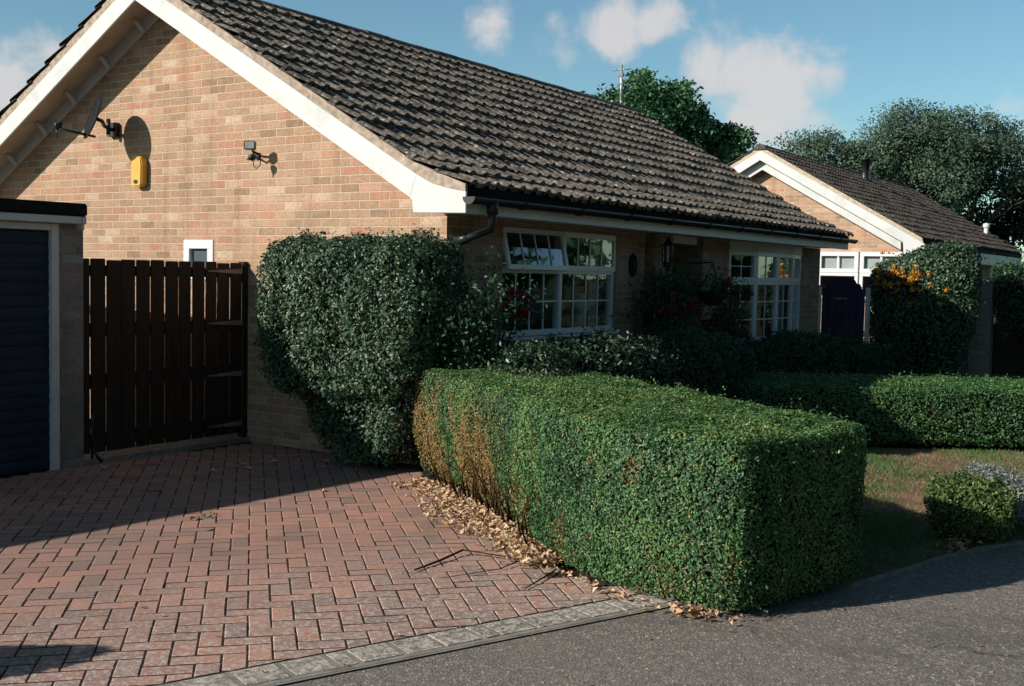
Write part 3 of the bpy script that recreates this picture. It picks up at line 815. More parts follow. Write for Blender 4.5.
g = MB(); g.tube([(-.11, -.53, 2.18), (-.11, -.53, 2.03), (-.10, -.51, 1.99), (-.03, -.12, 1.885), (-.02, -.07, 1.84), (-.02, -.065, 1.7), (-.02, -.065, .05)], .034, 14)
g.tube([(-.11, -.53, 2.20), (-.11, -.53, 2.10)], .046, 14); g.tube([(-.055, -.27, 1.924), (-.03, -.12, 1.886)], .041, 14)
g.build('downpipe', M['black'], H)
# verge brackets
for i, (y, z) in enumerate(((3.10, 0), (3.82, 0), (4.36, 0), (4.92, 0), (5.43, 0), (5.98, 0), (6.5, 0))):
    if i == 0: continue
    zz = 4.173 - .5735*abs(YR-y) + .055
    g = MB(); g.tube([(-.025, y-.03, zz-.06), (-.05, y-.02, zz-.03), (-.085, y, zz+.02), (-.13, y+.01, zz+.055)], [.02, .024, .026, .022], 8)
    g.build('verge_bracket', M['greywhite'], H)

# ---------------------------------------------------------------- fittings on the gable
t = thing('satellite_dish', (0, 4.30, 3.04), 'dark grey satellite dish on a bracket high on the gable wall', 'satellite dish')
dc = Vector((-.34, 4.14, 3.10)); dn = Vector((-.88, .36, .31)).normalized()     # facing direction
q = dn.to_track_quat('Z', 'Y').to_matrix().to_4x4()
g = MB(); prof = [(r_, .28*r_*r_*2.2) for r_ in (.001, .05, .10, .15, .185, .215)]
g.lathe(prof, dc, 28, q @ Matrix.Diagonal((.86, 1.05, 1, 1))); g.lathe([(r_, z-.008) for r_, z in prof][::-1], dc, 28, q @ Matrix.Diagonal((.86, 1.05, 1, 1))); g.lathe([(.215, prof[-1][1]-.008), (.219, prof[-1][1]), (.215, prof[-1][1]+.002)], dc, 28, q @ Matrix.Diagonal((.86, 1.05, 1, 1)))
g.build('reflector', M['felt'], t)
foot = dc + Vector((.02, .02, -.18))
lnb = Vector((-.62, 4.37, 2.985))
g = MB(); g.tube([foot, foot + (lnb-foot)*.5, lnb], .013, 8); g.build('feed_arm', M['black'], t)
g = MB(); g.tube([lnb - dn*.02, lnb + Vector((0, 0, .03)), lnb - dn*.05 + Vector((0, 0, .045))], [.022, .028, .03], 10); g.tube([lnb, lnb+Vector((.01, -.01, -.10))], .007, 6); g.build('receiver_head', M['black'], t)
g = MB(); g.tube([dc - dn*.0, dc - dn*.07, Vector((-.16, 4.24, 3.05)), Vector((-.05, 4.27, 3.03))], .02, 10); g.tube([(-.10, 4.255, 2.97), (-.10, 4.255, 3.13)], .022, 10)
g.box((-.05, 4.21, 2.96), (-.003, 4.34, 3.10)); g.build('wall_bracket', M['black'], t)

t = thing('alarm_box', (0, 3.88, 2.5), 'yellow burglar alarm box on the gable wall below the dish', 'alarm box')
g = MB(); yc, zc = 3.845, 2.60
P = [(yc-.075, zc+.12), (yc-.085, zc+.05), (yc-.078, zc-.15), (yc-.06, zc-.165), (yc+.06, zc-.165), (yc+.078, zc-.15), (yc+.085, zc+.05), (yc+.075, zc+.12), (yc+.04, zc+.145), (yc-.04, zc+.145)]
g.prism([(-.085, y, z) for y, z in P], (.083, 0, 0)); g.build('cover', M['yellow'], t, bevel=.014)
g = MB(); g.prism([(-.090, yc + math.cos(a)*.03, zc-.115 + math.sin(a)*.021) for a in np.linspace(0, 2*math.pi, 16, endpoint=False)], (.008, 0, 0)); g.build('strobe_lens', M['black'], t)
g = MB()
for k, (wd) in enumerate((.07, .085, .05)): g.box((-.0868, yc-wd/2, zc+.06-k*.035), (-.0845, yc+wd/2, zc+.07-k*.035))
g.build('raised_lines', M['yellow'], t)
g = MB(); g.tube([(-.012, yc+.13, zc-.02), (-.012, yc+.125, zc-.08)], .006, 6); g.build('cable', M['mortar'], t)

t = thing('flood_light', (0, 2.30, 2.76), 'black security floodlight with motion sensor on the gable wall', 'floodlight')
fm = Matrix.Translation((-.18, 2.115, 2.755)) @ Matrix.Rotation(R(28), 4, 'Z') @ Matrix.Rotation(R(8), 4, 'Y') @ Matrix.Scale(.72, 4)
g = MB(); g.box((-.03, -.068, -.05), (.035, .068, .05), fm); g.box((-.036, -.072, -.054), (-.028, .072, -.044), fm); g.box((-.036, -.072, .044), (-.028, .072, .054), fm); g.box((-.036, -.072, -.044), (-.028, -.060, .044), fm); g.box((-.036, .060, -.044), (-.028, .072, .044), fm)
g.build('lamp_housing', M['black'], t, bevel=.003)
g = MB(); g.box((-.034, -.060, -.044), (-.031, .060, .044), fm); g.build('lamp_glass', M['lens'], t)
g = MB(); g.tube([(-.15, 2.12, 2.745), (-.08, 2.19, 2.72), (-.004, 2.20, 2.70)], .011, 8); g.tube([(-.15, 2.12, 2.73), (-.10, 2.15, 2.67), (-.004, 2.19, 2.66)], .009, 8); g.box((-.02, 2.175, 2.65), (-.003, 2.225, 2.71)); g.build('mounting_arm', M['black'], t)
g = MB(); g.lathe([(.001, -.04), (.026, -.034), (.036, -.01), (.036, .012), (.02, .02), (.001, .02)], (-.17, 2.10, 2.655), 14); g.build('motion_sensor', M['black'], t)
g = MB(); g.lathe([(.001, -.025), (.018, -.018), (.022, 0), (.001, .005)], (-.20, 2.12, 2.645), 12); g.build('sensor_lens', M['lens'], t)
g = MB(); g.tube([(-.16, 2.10, 2.63), (-.15, 2.10, 2.57), (-.13, 2.085, 2.55), (-.11, 2.06, 2.58), (-.10, 2.06, 2.64)], .005, 6); g.build('cable', M['black'], t)

# ---------------------------------------------------------------- porch fittings
t = thing('wall_lantern', (3.80, 0, 1.8), 'black hanging carriage lantern on the porch pillar', 'lantern')
lc = (3.83, -.17)
g = MB(); g.lathe([(.001, 2.08), (.02, 2.07), (.025, 2.04), (.06, 2.00), (.07, 1.985), (.066, 1.98)], (*lc, 0), 8); g.lathe([(.06, 1.80), (.065, 1.79), (.04, 1.75), (.02, 1.71), (.001, 1.70)], (*lc, 0), 8)
for k in range(6):
    a = k*math.pi/3; g.tube([(lc[0]+.064*math.cos(a), lc[1]+.064*math.sin(a), 1.985), (lc[0]+.057*math.cos(a), lc[1]+.057*math.sin(a), 1.795)], .008, 6)
g.build('cage', M['black'], t)
g = MB(); g.lathe([(.052, 1.80), (.058, 1.975)], (*lc, 0), 12); g.build('lantern_glass', M['glass'], t)
g = MB(); g.tube([(lc[0], lc[1], 1.70), (lc[0], lc[1]+.03, 1.63), (lc[0], -.03, 1.60)], .013, 8); g.box((lc[0]-.04, -.034, 1.52), (lc[0]+.04, -.0205, 1.70)); g.build('bracket', M['black'], t)
t = thing('house_plaque', (3.31, 0, 1.75), 'black oval house plaque on the brick right of the open window', 'plaque')
g = MB(); g.prism([(3.31 + math.cos(a)*.085, -.002, 1.755 + math.sin(a)*.125) for a in np.linspace(0, 2*math.pi, 28, endpoint=False)], (0, -.02, 0)); g.build('plate', M['felt'], t, bevel=.004)
g = MB(); g.tube([(3.315, -.024, 1.70), (3.33, -.024, 1.75), (3.32, -.024, 1.80), (3.30, -.024, 1.83)], .006, 6); g.tube([(3.33, -.024, 1.79), (3.345, -.024, 1.81)], .005, 6); g.build('raised_motif', M['greyplastic'], t)

# ---------------------------------------------------------------- TV aerial on the far ridge end
t = thing('television_aerial', (9.42, 3.47, 4.45), 'thin pale television aerial mast at the far end of the ridge', 'aerial')
g = MB(); g.tube([(9.42, 3.47, 4.42), (9.42, 3.47, 5.17)], .022, 8); g.build('mast', M['metal'], t)
g = MB(); g.tube([(9.42, 3.30, 5.09), (9.42, 3.64, 5.09)], .007, 6)
for k in range(5): g.tube([(9.34, 3.31+.08*k, 5.09), (9.50, 3.31+.08*k, 5.09)], .004, 5)
g.build('antenna', M['metal'], t)
for z0, z1 in ((4.98, 5.03), (4.84, 4.87)): g = MB(); g.box((9.39, 3.43, z0), (9.45, 3.52, z1)); g.build('clamp', M['iron'], t)
g = MB(); g.tube([(9.42, 3.47, 4.60), (9.25, 3.47, 4.54), (9.1, 3.47, 4.53)], .012, 6); g.tube([(9.42, 3.47, 4.64), (9.3, 3.40, 4.52)], .01, 6); g.build('stay', M['metal'], t)

# ================================================================== GARAGE
G = thing('garage', (-1.785, 2.32, 0), 'flat roofed garage with dark blue roller door and black felt roof edge', 'garage')
g = MB(); g.box((-2.0, 2.32, -.1), (-1.785, 2.55, 1.96)); g.box((-2.0, 2.55, -.1), (-1.785, 5.6, 1.96)); g.box((-4.80, 2.32, -.1), (-4.55, 2.60, 1.96)); g.box((-7.70, 2.32, -.1), (-7.35, 5.6, 1.96)); g.box((-7.35, 5.4, -.1), (-2.0, 5.6, 1.96)); g.build('walls', M['brick_grey'], G)
g = MB(); g.box((-2.068, 2.305, -.005), (-2.002, 2.36, 1.957)); g.box((-4.55, 2.305, -.005), (-4.49, 2.36, 1.957)); g.box((-4.49, 2.305, 1.905), (-2.068, 2.36, 1.957)); g.build('door_frame', M['white'], G, bevel=.004)
g = MB(); g.box((-4.865, 2.305, -.005), (-4.802, 2.36, 1.957)); g.box((-7.35, 2.305, -.005), (-7.29, 2.36, 1.957)); g.box((-7.29, 2.305, 1.905), (-4.865, 2.36, 1.957)); g.build('door_frame', M['white'], G, bevel=.004)
g = MB(); z = .0; n = 0; vs = []
prof = []
while z < 1.905:
    prof += [(2.352, z), (2.346, z+.008), (2.343, z+.045), (2.346, z+.086), (2.352, z+.094)]; z += .1
for xa, xb in ((-4.49, -2.068), (-7.29, -4.865)):
    g = MB(); vs = []
    for (y, zz) in prof: vs += [(xa, y, min(zz, 1.905)), (xb, y, min(zz, 1.905))]
    g.add(vs, [(2*i, 2*i+1, 2*i+3, 2*i+2) for i in range(len(prof)-1)])
    g.build('roller_door', M['navydoor'], G)
g = MB(); g.box((-7.85, 2.20, 2.022), (-1.815, 5.7, 2.125)); g.build('felt_roof', M['felt'], G, bevel=.012)
g = MB(); g.box((-7.85, 2.215, 1.966), (-1.86, 2.24, 2.021)); g.box((-1.858, 2.215, 1.962), (-1.818, 2.24, 2.021)); g.box((-1.845, 2.241, 1.915), (-1.82, 5.68, 2.021)); g.build('fascia', M['white'], G, bevel=.003)
g = MB(); g.box((-7.8, 2.241, 1.962), (-1.846, 2.32, 1.972)); g.build('soffit', M['greywhite'], G)

G.rotation_euler = (0, 0, R(-4))
# ================================================================== TIMBER GATE
G = thing('timber_gate', (-.02, 2.36, 0), 'dark brown slatted timber side gate between garage and gable wall', 'gate')
gx = [-1.775, -1.703, -1.55, -1.403, -1.251, -1.096, -.947, -.794, -.648, -.499, -.358, -.202, -.055]
rg = random.Random(5); g = MB()
for a, b in zip(gx[:-1], gx[1:]):
    g.cur = rg.random(); zt = 1.693 - .012*(a+1.75)/1.7 + rg.gauss(0, .006)
    dy = rg.gauss(0, .003); gp = .0055 + rg.random()*.0045
    g.prism([(a+gp, 2.345+dy, .09), (b-gp, 2.345+dy, .09), (b-gp, 2.345+dy, zt-.008), (b-gp-.01, 2.345+dy, zt), (a+gp+.01, 2.345+dy, zt), (a+gp, 2.345+dy, zt-.008)], (0, .012, 0))
g.build('boards', M['timber'], G)
g = MB()
for z0, z1 in ((1.55, 1.64), (1.05, 1.16), (.62, .74), (.13, .25)): g.box((-1.77, 2.362, z0), (-.06, 2.405, z1))
g.build('rails', M['timber'], G, bevel=.004)
g = MB(); g.box((-.052, 2.32, 0), (-.004, 2.40, 1.70)); g.build('gate_post', M['timber'], G, bevel=.004)
for z in (1.608, 1.13, .652, .18):
    g = MB(); g.prism([(-.47, 2.338, z+.004), (-.47, 2.338, z-.006), (-.055, 2.338, z-.026), (-.055, 2.338, z+.026)], (0, .005, 0)); g.build('strap_hinge', M['iron'], G)
g = MB(); g.tube([(-1.70, 2.33, .42), (-1.70, 2.33, .02)], .011, 8); g.box((-1.73, 2.33, .3), (-1.67, 2.343, .38)); g.tube([(-1.70, 2.33, .14), (-1.67, 2.30, .06), (-1.64, 2.28, .02)], .014, 8); g.build('drop_bolt', M['black'], G)
g = MB(); g.box((-1.78, 2.295, -.02), (-.0, 2.43, .045)); tag(g.build('gate_threshold', M['concrete'], bevel=.008), kind='structure')
# ground behind the gate
g = MB(); g.box((-1.78, 2.44, -.06), (-.002, 9, .01)); tag(g.build('side_path', M['concrete']), kind='structure')

# ================================================================== NEIGHBOUR BUNGALOW
NX = 16.0; NY = -.07
Nb = thing('bungalow', (NX, NY, 0), 'pale brick bungalow with dark tiled roof beyond the navy gate', 'house')
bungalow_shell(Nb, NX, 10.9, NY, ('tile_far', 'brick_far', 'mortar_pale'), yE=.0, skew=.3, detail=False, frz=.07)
nw0, nw1, nz0, nz1 = .3, 2.19, 1.25, 2.235
g = MB(); n0 = .4
g.prism([(NX, n0, -.1), (NX, 6.5, -.1), (NX, 6.5, nz0), (NX, n0, nz0)], (.25, 0, 0))
g.prism([(NX, nw1, nz0), (NX, 6.5, nz0), (NX, 6.5, nz1), (NX, nw1, nz1)], (.25, 0, 0))
g.prism([(NX, n0, nz1), (NX, 6.5, nz1), (NX, 6.5, 2.5), (NX, YR+NY, 4.26), (NX, n0, 2.5)], (.25, 0, 0))
g.box((NX+.25, n0, -.1), (NX+10.6, n0+.25, 2.25)); g.box((NX+10.35, n0+.25, -.1), (NX+10.6, 6.5, 2.3)); g.box((NX+.25, 6.25, -.1), (NX+10.35, 6.5, 2.3))
g.build('walls', M['brick_far'], Nb)
g = MB(); g.box((NX+.3, n0+.3, 2.26), (NX+10.3, 6.2, 2.3)); g.box((NX+1.9, n0+.3, 0), (NX+1.95, 6.2, 2.26)); g.build('room_partitions', M['room'], Nb)
# window: three lights with top vents
W = (nw1 - n0)
yy = nw1
for k in range(2):
    w = .86
    f = casement(Nb, 'window', (NX-.02, yy, nz0), (0, -1, 0), w, nz1-nz0-.43, .07, .06)
    f2 = casement(Nb, 'top_light', (NX-.03, yy, nz1-.43), (0, -1, 0), w, .43, .085, .06, [w/2], mw=.04)
    g = MB(); g.box((NX+.06, yy-w+.08, nz1-.40), (NX+.07, yy-.08, nz1-.06)); g.build('blind', M['blind'], f2)
    yy -= w + .03
g = MB(); g.tube([(23.4, NY+.37, 2.42), (23.4, NY+.37, 2.25), (23.4, NY+.41, 2.15), (23.4, NY+.43, .1)], .06, 8); g.box((23.28, NY+.25, 2.2), (23.52, NY+.46, 2.36)); g.build('downpipe', M['white'], Nb)
t = thing('roof_flue', (21.75, 2.95, 4.1), 'black flue pipe standing on the neighbouring roof slope', 'flue')
g = MB(); g.lathe([(.15, 4.0), (.15, 4.16), (.10, 4.2), (.10, 4.72), (.125, 4.72), (.125, 4.80), (.001, 4.81)], (21.75, 2.95, 0), 16); g.build('pipe', M['black'], t)
g = MB(); g.prism([(21.5, 2.65, 3.97), (22.0, 2.65, 3.97), (22.0, 3.2, 4.29), (21.5, 3.2, 4.29)], (0, -.006, .012)); g.build('flashing', M['iron'], t)
t = thing('soil_vent_pipe', (26.2, .75, 2.9), 'short white vent pipe low on the neighbouring roof', 'vent pipe')
g = MB(); g.tube([(26.1, .8, 2.8), (26.1, .8, 3.22)], .06, 10); g.lathe([(.09, 3.20), (.09, 3.3), (.001, 3.33)], (26.1, .8, 0), 10); g.build('pipe', M['white'], t)
g = MB(); g.tube([(26.1, .78, 2.95), (26.5, .4, 2.75), (26.9, .2, 2.65)], .03, 8); g.build('branch_pipe', M['white'], t)

# ================================================================== NAVY GARDEN GATE
gX = 10.6
t = thing('garden_gate', (gX, -.05, 0), 'navy boarded garden gate with arched top and white posts', 'gate')
ya, yb = .36, -.43
g = MB(); P = [(ya-.05, .05), (ya-.05, 1.50), (ya-.10, 1.50), (ya-.13, 1.58)]
for k in range(9):
    a = math.pi*(1-k/8); P.append(((ya+yb)/2 - math.cos(math.pi-a)*-.16*1.35 if False else (ya+yb)/2 + .20*math.cos(math.pi-a), 1.60 + .10*math.sin(a)))
P += [(yb+.13, 1.58), (yb+.10, 1.50), (yb+.05, 1.50), (yb+.05, .05)]
g.prism([(gX, y, z) for y, z in P], (.03, 0, 0)); bd = g.build('boards', M['navywood'], t, bevel=.003)
g = MB()
for k in range(1, 6): y = ya-.05 - (ya-yb-.1)*k/6; g.box((gX-.003, y-.004, .08), (gX-.0005, y+.004, 1.48))
g.build('board_grooves', M['felt'], t)
for y in (ya, yb):
    g = MB(); g.box((gX-.03, y-.028, 0), (gX+.06, y+.028, 1.535)); po = g.build('post', M['white'], t, bevel=.004)
    g = MB(); g.box((gX-.03, y-.06, 1.536), (gX+.07, y+.06, 1.555)); g.build('post_cap', M['navywood'], po)
g = MB(); g.box((gX-.012, -.10, 1.335), (gX-.001, .09, 1.362)); g.build('letter_plate', M['iron'], t, bevel=.002)
# dark boarded fence to the right of the berry bush
t = thing('board_fence', (12.9, -2.6, 0), 'dark weathered board fence in shade at the right edge', 'fence')
g = MB()
for k in range(16): y = -1.55 - k*.15; g.box((13.6+rg.gauss(0, .004), y-.145, .05), (13.625, y, 1.55))
g.build('boards', M['timber'], t)
g = MB(); g.box((13.63, -3.95, .4), (13.68, -1.55, .5)); g.box((13.63, -3.95, 1.2), (13.68, -1.55, 1.3)); g.build('rails', M['timber'], t)
# brick pier by the bush
t = thing('brick_pier', (12.6, -1.88, 0), 'shaded brick pier at the right end of the berry bush', 'pier')
g = MB(); g.box((12.5, -1.93, -.1), (12.75, -1.60, 1.66)); g.build('shaft', M['brick_grey'], t)
g = MB(); g.box((12.47, -1.96, 1.66), (12.78, -1.57, 1.72)); g.build('capping', M['concrete'], t, bevel=.01)

# ================================================================== HEDGES AND SHRUBS
# front box hedge
base = [(-.56, -.12), (-.64, -.36), (-1.0, -.93), (-1.58, -1.72), (-2.14, -2.36), (-2.40, -2.86), (-2.46, -3.22), (-2.47, -3.53), (-2.41, -3.64), (-1.55, -3.92), (-1.43, -3.90), (-1.31, -3.75), (-.98, -3.22), (-.52, -2.50), (.02, -1.62), (.36, -1.0), (.22, -.86), (-.26, -.36), (-.46, -.14)]
bp = resample(smooth_poly(base, 1), 170)
rings = []
for z, d in ((.03, .09), (.10, .05), (.22, .02), (.40, .0), (.60, -.01), (.77, .0), (.84, .008), (.868, .025), (.88, .06)):
    far = np.clip((bp[:, 1] + 2.5)/1.2, 0, 1)*(bp[:, 0] < .0)
    q = inset(bp, (d*(.6 + .8*far if z < .3 else 1 + 0*far))[:, None])
    tt = np.clip((bp[:, 1] + 3.9)/3.9, 0, 1)                 # 0 near, 1 far
    rings.append((z, q))
Hd = thing('clipped_hedge', (-1.2, -1.9, 0), 'clipped green hedge with browned far end in the foreground beside the paving', 'hedge', )
def tone_front(P, N):
    left = np.clip((-N[:, 0] - .35)/.4, 0, 1)
    s = np.clip(1 - np.hypot(P[:, 0]+.75, P[:, 1]+.5)/1.5, 0, 1)
    n1 = np.array([mn.noise(Vector((p[0]*2.6, p[1]*2.6, p[2]*.9))) for p in P])
    nf = np.array([mn.noise(Vector((p[0]*7+3, p[1]*7, p[2]*2.2+9))) for p in P])
    low = np.clip(1.15 - P[:, 2]/.78, 0, 1)
    pr = np.clip(s*low*3.2*(.66 + n1*1.6 + nf*1.2), 0, .92)*left
    pr += np.clip((n1 + nf*.7 - .22)*1.3, 0, .45)*np.clip((P[:, 1]+3.9)/1.6, .15, 1)*np.clip(1.05 - P[:, 2]/.62, 0, 1)*left
    pr += np.clip((nf - .38)*1.5, 0, .4)*left*(P[:, 2] < .75)
    pr += .012
    h = rng.random(len(P)) < pr
    return h*(.55 + .45*rng.random(len(P)))
def rnd_front(P, N):
    b = .34 + rng.normal(size=len(P))*.16
    b += vnoise(P, 2.4, 3)*.30 + vnoise(P, 8, 4)*.16
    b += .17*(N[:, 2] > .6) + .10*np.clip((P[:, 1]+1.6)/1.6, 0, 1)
    b[rng.random(len(P)) < .012] = 1
    return np.clip(b, 0, 1)
g = MB()
for k in range(70):
    f = k/70; x = -.72 - 1.45*f + rg.gauss(0, .05); y = -.42 - 1.95*f + rg.gauss(0, .05)
    xx = x+.13+rg.gauss(0, .03); yy_ = y-.09+rg.gauss(0, .03); g.tube([(xx, yy_, 0), (xx-.03+rg.gauss(0, .025), yy_+rg.gauss(0, .04), .16), (xx-.07+rg.gauss(0, .05), yy_+rg.gauss(0, .08), .30+.15*rg.random())], [.009, .006, .003], 5)
g.build('bare_stems', M['corebrown'], Hd)
V, F_ = ring_solid(rings)
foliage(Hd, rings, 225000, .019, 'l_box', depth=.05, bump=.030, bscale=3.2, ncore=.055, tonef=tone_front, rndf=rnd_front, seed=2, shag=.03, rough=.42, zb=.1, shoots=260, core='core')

# hedge across the lawn
base = [(5.3, -5.2), (4.55, -3.85), (3.62, -2.55), (2.95, -1.45), (3.6, -.75), (4.5, -.85), (5.05, -1.5), (6.05, -3.4), (6.9, -5.0)]
bp = resample(smooth_poly(base, 2), 140)
rings = [(z, inset(bp, d)) for z, d in ((.03, .06), (.10, .02), (.3, 0), (.48, 0), (.56, .03), (.592, .08))]
Hd2 = thing('clipped_hedge', (4.6, -3, 0), 'low clipped dark green hedge at the far side of the lawn', 'hedge')
foliage(Hd2, rings, 65000, .028, 'l_box', depth=.05, bump=.02, ncore=.055, seed=12, shag=.05, rough=.45, zb=.1, shoots=160,
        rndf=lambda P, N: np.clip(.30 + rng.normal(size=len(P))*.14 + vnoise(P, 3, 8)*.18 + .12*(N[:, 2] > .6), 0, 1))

# tall glossy evergreen at the house corner
rings = []
for z, y0, y1, xo in ((.05, .20, .74, .42), (.2, .06, .90, .48), (.4, -.04, 1.06, .52), (.58, -.10, 1.16, .56), (.68, -.16, 1.32, .68), (.8, -.20, 1.38, .71), (1.1, -.25, 1.43, .73), (1.4, -.28, 1.45, .73), (1.65, -.28, 1.46, .72), (1.77, -.27, 1.45, .70), (1.84, -.23, 1.42, .65), (1.88, -.14, 1.35, .54)):
    rings.append((z, superell(-xo/2-.02, (y0+y1)/2, xo/2+.06, (y1-y0)/2, 7, 0, 100)))
t = thing('corner_evergreen', (-.35, .5, 0), 'tall square clipped glossy evergreen shrub against the corner of the gable', 'shrub')
foliage(t, rings, 60000, .033, 'l_gloss', depth=.10, bump=.11, bscale=3.2, ncore=.12, seed=21, shag=.07, shoots=140, rough=.75,
        tonef=lambda P, N: (rng.random(len(P)) < .008 + .03*(vnoise(P, 3, 31) > .42))*1.0)

# round bush and silver plant at the road edge
t = thing('round_bush', (-.02, -4.1, 0), 'small rounded yellow green bush at the edge of the lawn', 'bush')
foliage(t, mound(.19, -4.11, .27, .26, .39, 2.3, .5, n=48), 9000, .026, 'l_round', depth=.07, bump=.09, bscale=5, shoots=60, ncore=.06, seed=33, shag=.03)
t = thing('silver_plant', (.62, -4.20, 0), 'silvery grey leaved plant behind the rounded bush', 'plant')
foliage(t, mound(.80, -4.12, .42, .30, .36, 2.2, .4, n=40), 6000, .03, 'l_silver', depth=.06, bump=.05, bscale=7, ncore=.07, seed=35, shag=.06, aspect=.3, up=1)

# border shrubs under the windows
specs = [
 ('border_shrub', 'pale edged leafy shrub below the open window', 'l_var', (.72, -.95, 1.35, .45, 1.16), 17000, .040, .10, 41),
 ('border_shrub', 'dark rounded shrub in front of the porch', 'l_dark', (2.75, -.85, 1.2, .50, 1.14), 14000, .036, .05, 42),
 ('border_shrub', 'dark sprawling shrub below the bow window', 'l_dark', (6.1, -.75, 1.7, .45, 1.0), 14000, .040, .10, 43),
 ('border_shrub', 'feathery shrub at the right corner of the front wall', 'l_dark', (8.6, -.70, .85, .45, .84), 9000, .042, .12, 44),
]
for nm, lb, mt, (cx, cy, ax, ay, h), n, sz, shag, sd in specs:
    t = thing(nm, (cx, cy, 0), lb, 'shrub', 'shrubs in the border under the front windows')
    foliage(t, mound(cx, cy, ax, ay, h, 2.8, 0, n=56, sharp=4), n, sz, mt, depth=.10, bump=.10, bscale=2.6, ncore=.12, seed=sd, shag=shag, rough=1.0)

def bloom(parent, c, r, mat='red', n=26, name='bloom'):
    P = np.array(c) + rng.normal(size=(n, 3))*r*.45; N = P - np.array(c) + rng.normal(size=(n, 3))*.3*r
    return leaves(name, P, N, r*.9, M[mat], parent, rng.random(n), aspect=.9)
def spray(parent, centers, rad, per, size, mat, seed, name='foliage'):
    C = np.repeat(np.array(centers), per, 0); n = len(C)
    P = C + rng.normal(size=(n, 3))*np.array(rad)*.5
    return leaves(name, P, rng.normal(size=(n, 3)) + [0, -.2, .4], size*(.7+.6*rng.random(n)), M[mat], parent, np.clip(rng.normal(.4, .22, n), 0, 1))

# rose bush left of the open window
t = thing('rose_bush', (.05, -.45, 0), 'dark rose bush with red blooms at the left of the open window', 'shrub')
g = MB()
cent = []
for k in range(9):
    a = rg.random()*6.28; top = Vector((.0 + rg.gauss(0, .22), -.45 + rg.gauss(0, .12), 1.25 + rg.random()*.35))
    mid = Vector((top.x*.5, -.45, .7)); g.tube([(.02+.05*math.cos(a), -.42+.05*math.sin(a), 0), mid, top], [.012, .010, .005], 6)
    cent += [tuple(mid.lerp(top, f)) for f in (.0, .3, .6, .85, 1)] + [tuple(Vector((.02, -.42, .2)).lerp(mid, f)) for f in (.3, .7)]
g.tube([(.05, -.45, .9), (.2, -.5, 1.25), (.42, -.52, 1.40)], [.009, .007, .004], 6)
g.build('stems', M['twig'], t)
spray(t, cent, (.26, .18, .22), 60, .038, 'l_dark', 1)
spray(t, [(.12, -.5, 1.2), (.2, -.5, 1.3), (.32, -.52, 1.37), (.4, -.52, 1.35)], (.12, .1, .10), 22, .036, 'l_dark', 1)
for c in ((.11, -.52, 1.39), (.30, -.53, 1.47), (.33, -.54, 1.325), (.46, -.53, 1.41), (.14, -.53, 1.50), (.36, -.55, 1.31)): bloom(t, c, .05)

# climbing rose on the porch pillar
t = thing('climbing_rose', (3.95, -.15, 0), 'climbing rose with sparse red flowers on the porch pillar', 'climber')
g = MB(); cent = []
for k in range(7):
    pts = [Vector((3.9+rg.gauss(0, .12), -.12, 0))]
    for z in (.5, .95, 1.3, 1.55): pts.append(Vector((3.85 + rg.gauss(0, .28), -.15 - rg.random()*.12, z + rg.gauss(0, .08))))
    g.tube(pts, [.012, .011, .009, .007, .004], 6); cent += [tuple(p) for p in pts[1:]] + [tuple((pts[i]+pts[i+1])/2) for i in range(1, 4)]
g.build('stems', M['twig'], t)
spray(t, cent, (.36, .16, .26), 85, .046, 'l_dark', 2)
for k in range(9): bloom(t, (3.85+rg.gauss(0, .3), -.33-rg.random()*.08, 1.1+rg.random()*.5), .042, n=18)

# two baskets of red trailing flowers by the bow window
for k, (bx, by, bz, lb) in enumerate(((4.72, -.32, 1.44, 'upper hanging basket of trailing red flowers left of the bow window'), (4.86, -.32, 1.09, 'lower hanging basket of trailing red flowers left of the bow window'))):
    t = thing('hanging_basket', (bx, by, bz), lb, 'flower basket', 'flower baskets beside the bow window')
    g = MB(); g.lathe([(.001, -.13), (.09, -.11), (.15, -.04), (.175, .04), (.17, .05), (.001, .04)], (bx, by, bz), 18); g.build('bowl', M['basket'], t)
    g = MB()
    for a in (0, 2.1, 4.2): g.tube([(bx+.16*math.cos(a), by+.16*math.sin(a), bz+.04), (bx, by, bz+.34)], .004, 5)
    g.tube([(bx, by, bz+.33), (bx+.02, by, bz+.38), (bx, -.01, bz+.36)], .008, 6)
    g.build('hanger', M['black'], t)
    cent = [(bx+rg.gauss(0, .16), by+rg.gauss(0, .12)-.02, bz+.05+rg.random()*.12) for _ in range(10)] + [(bx+.18+rg.random()*.55, by-.05+rg.gauss(0, .06), bz+.08-rg.random()*.34) for _ in range(13)]
    spray(t, cent, (.15, .12, .13), 60, .038, 'l_dark', 3)
    for c in ([cent[i] for i in (1, 4, 7, 11, 13, 15, 17, 18, 20)]): bloom(t, (c[0], c[1]-.06, c[2]+.02), .045, n=18)

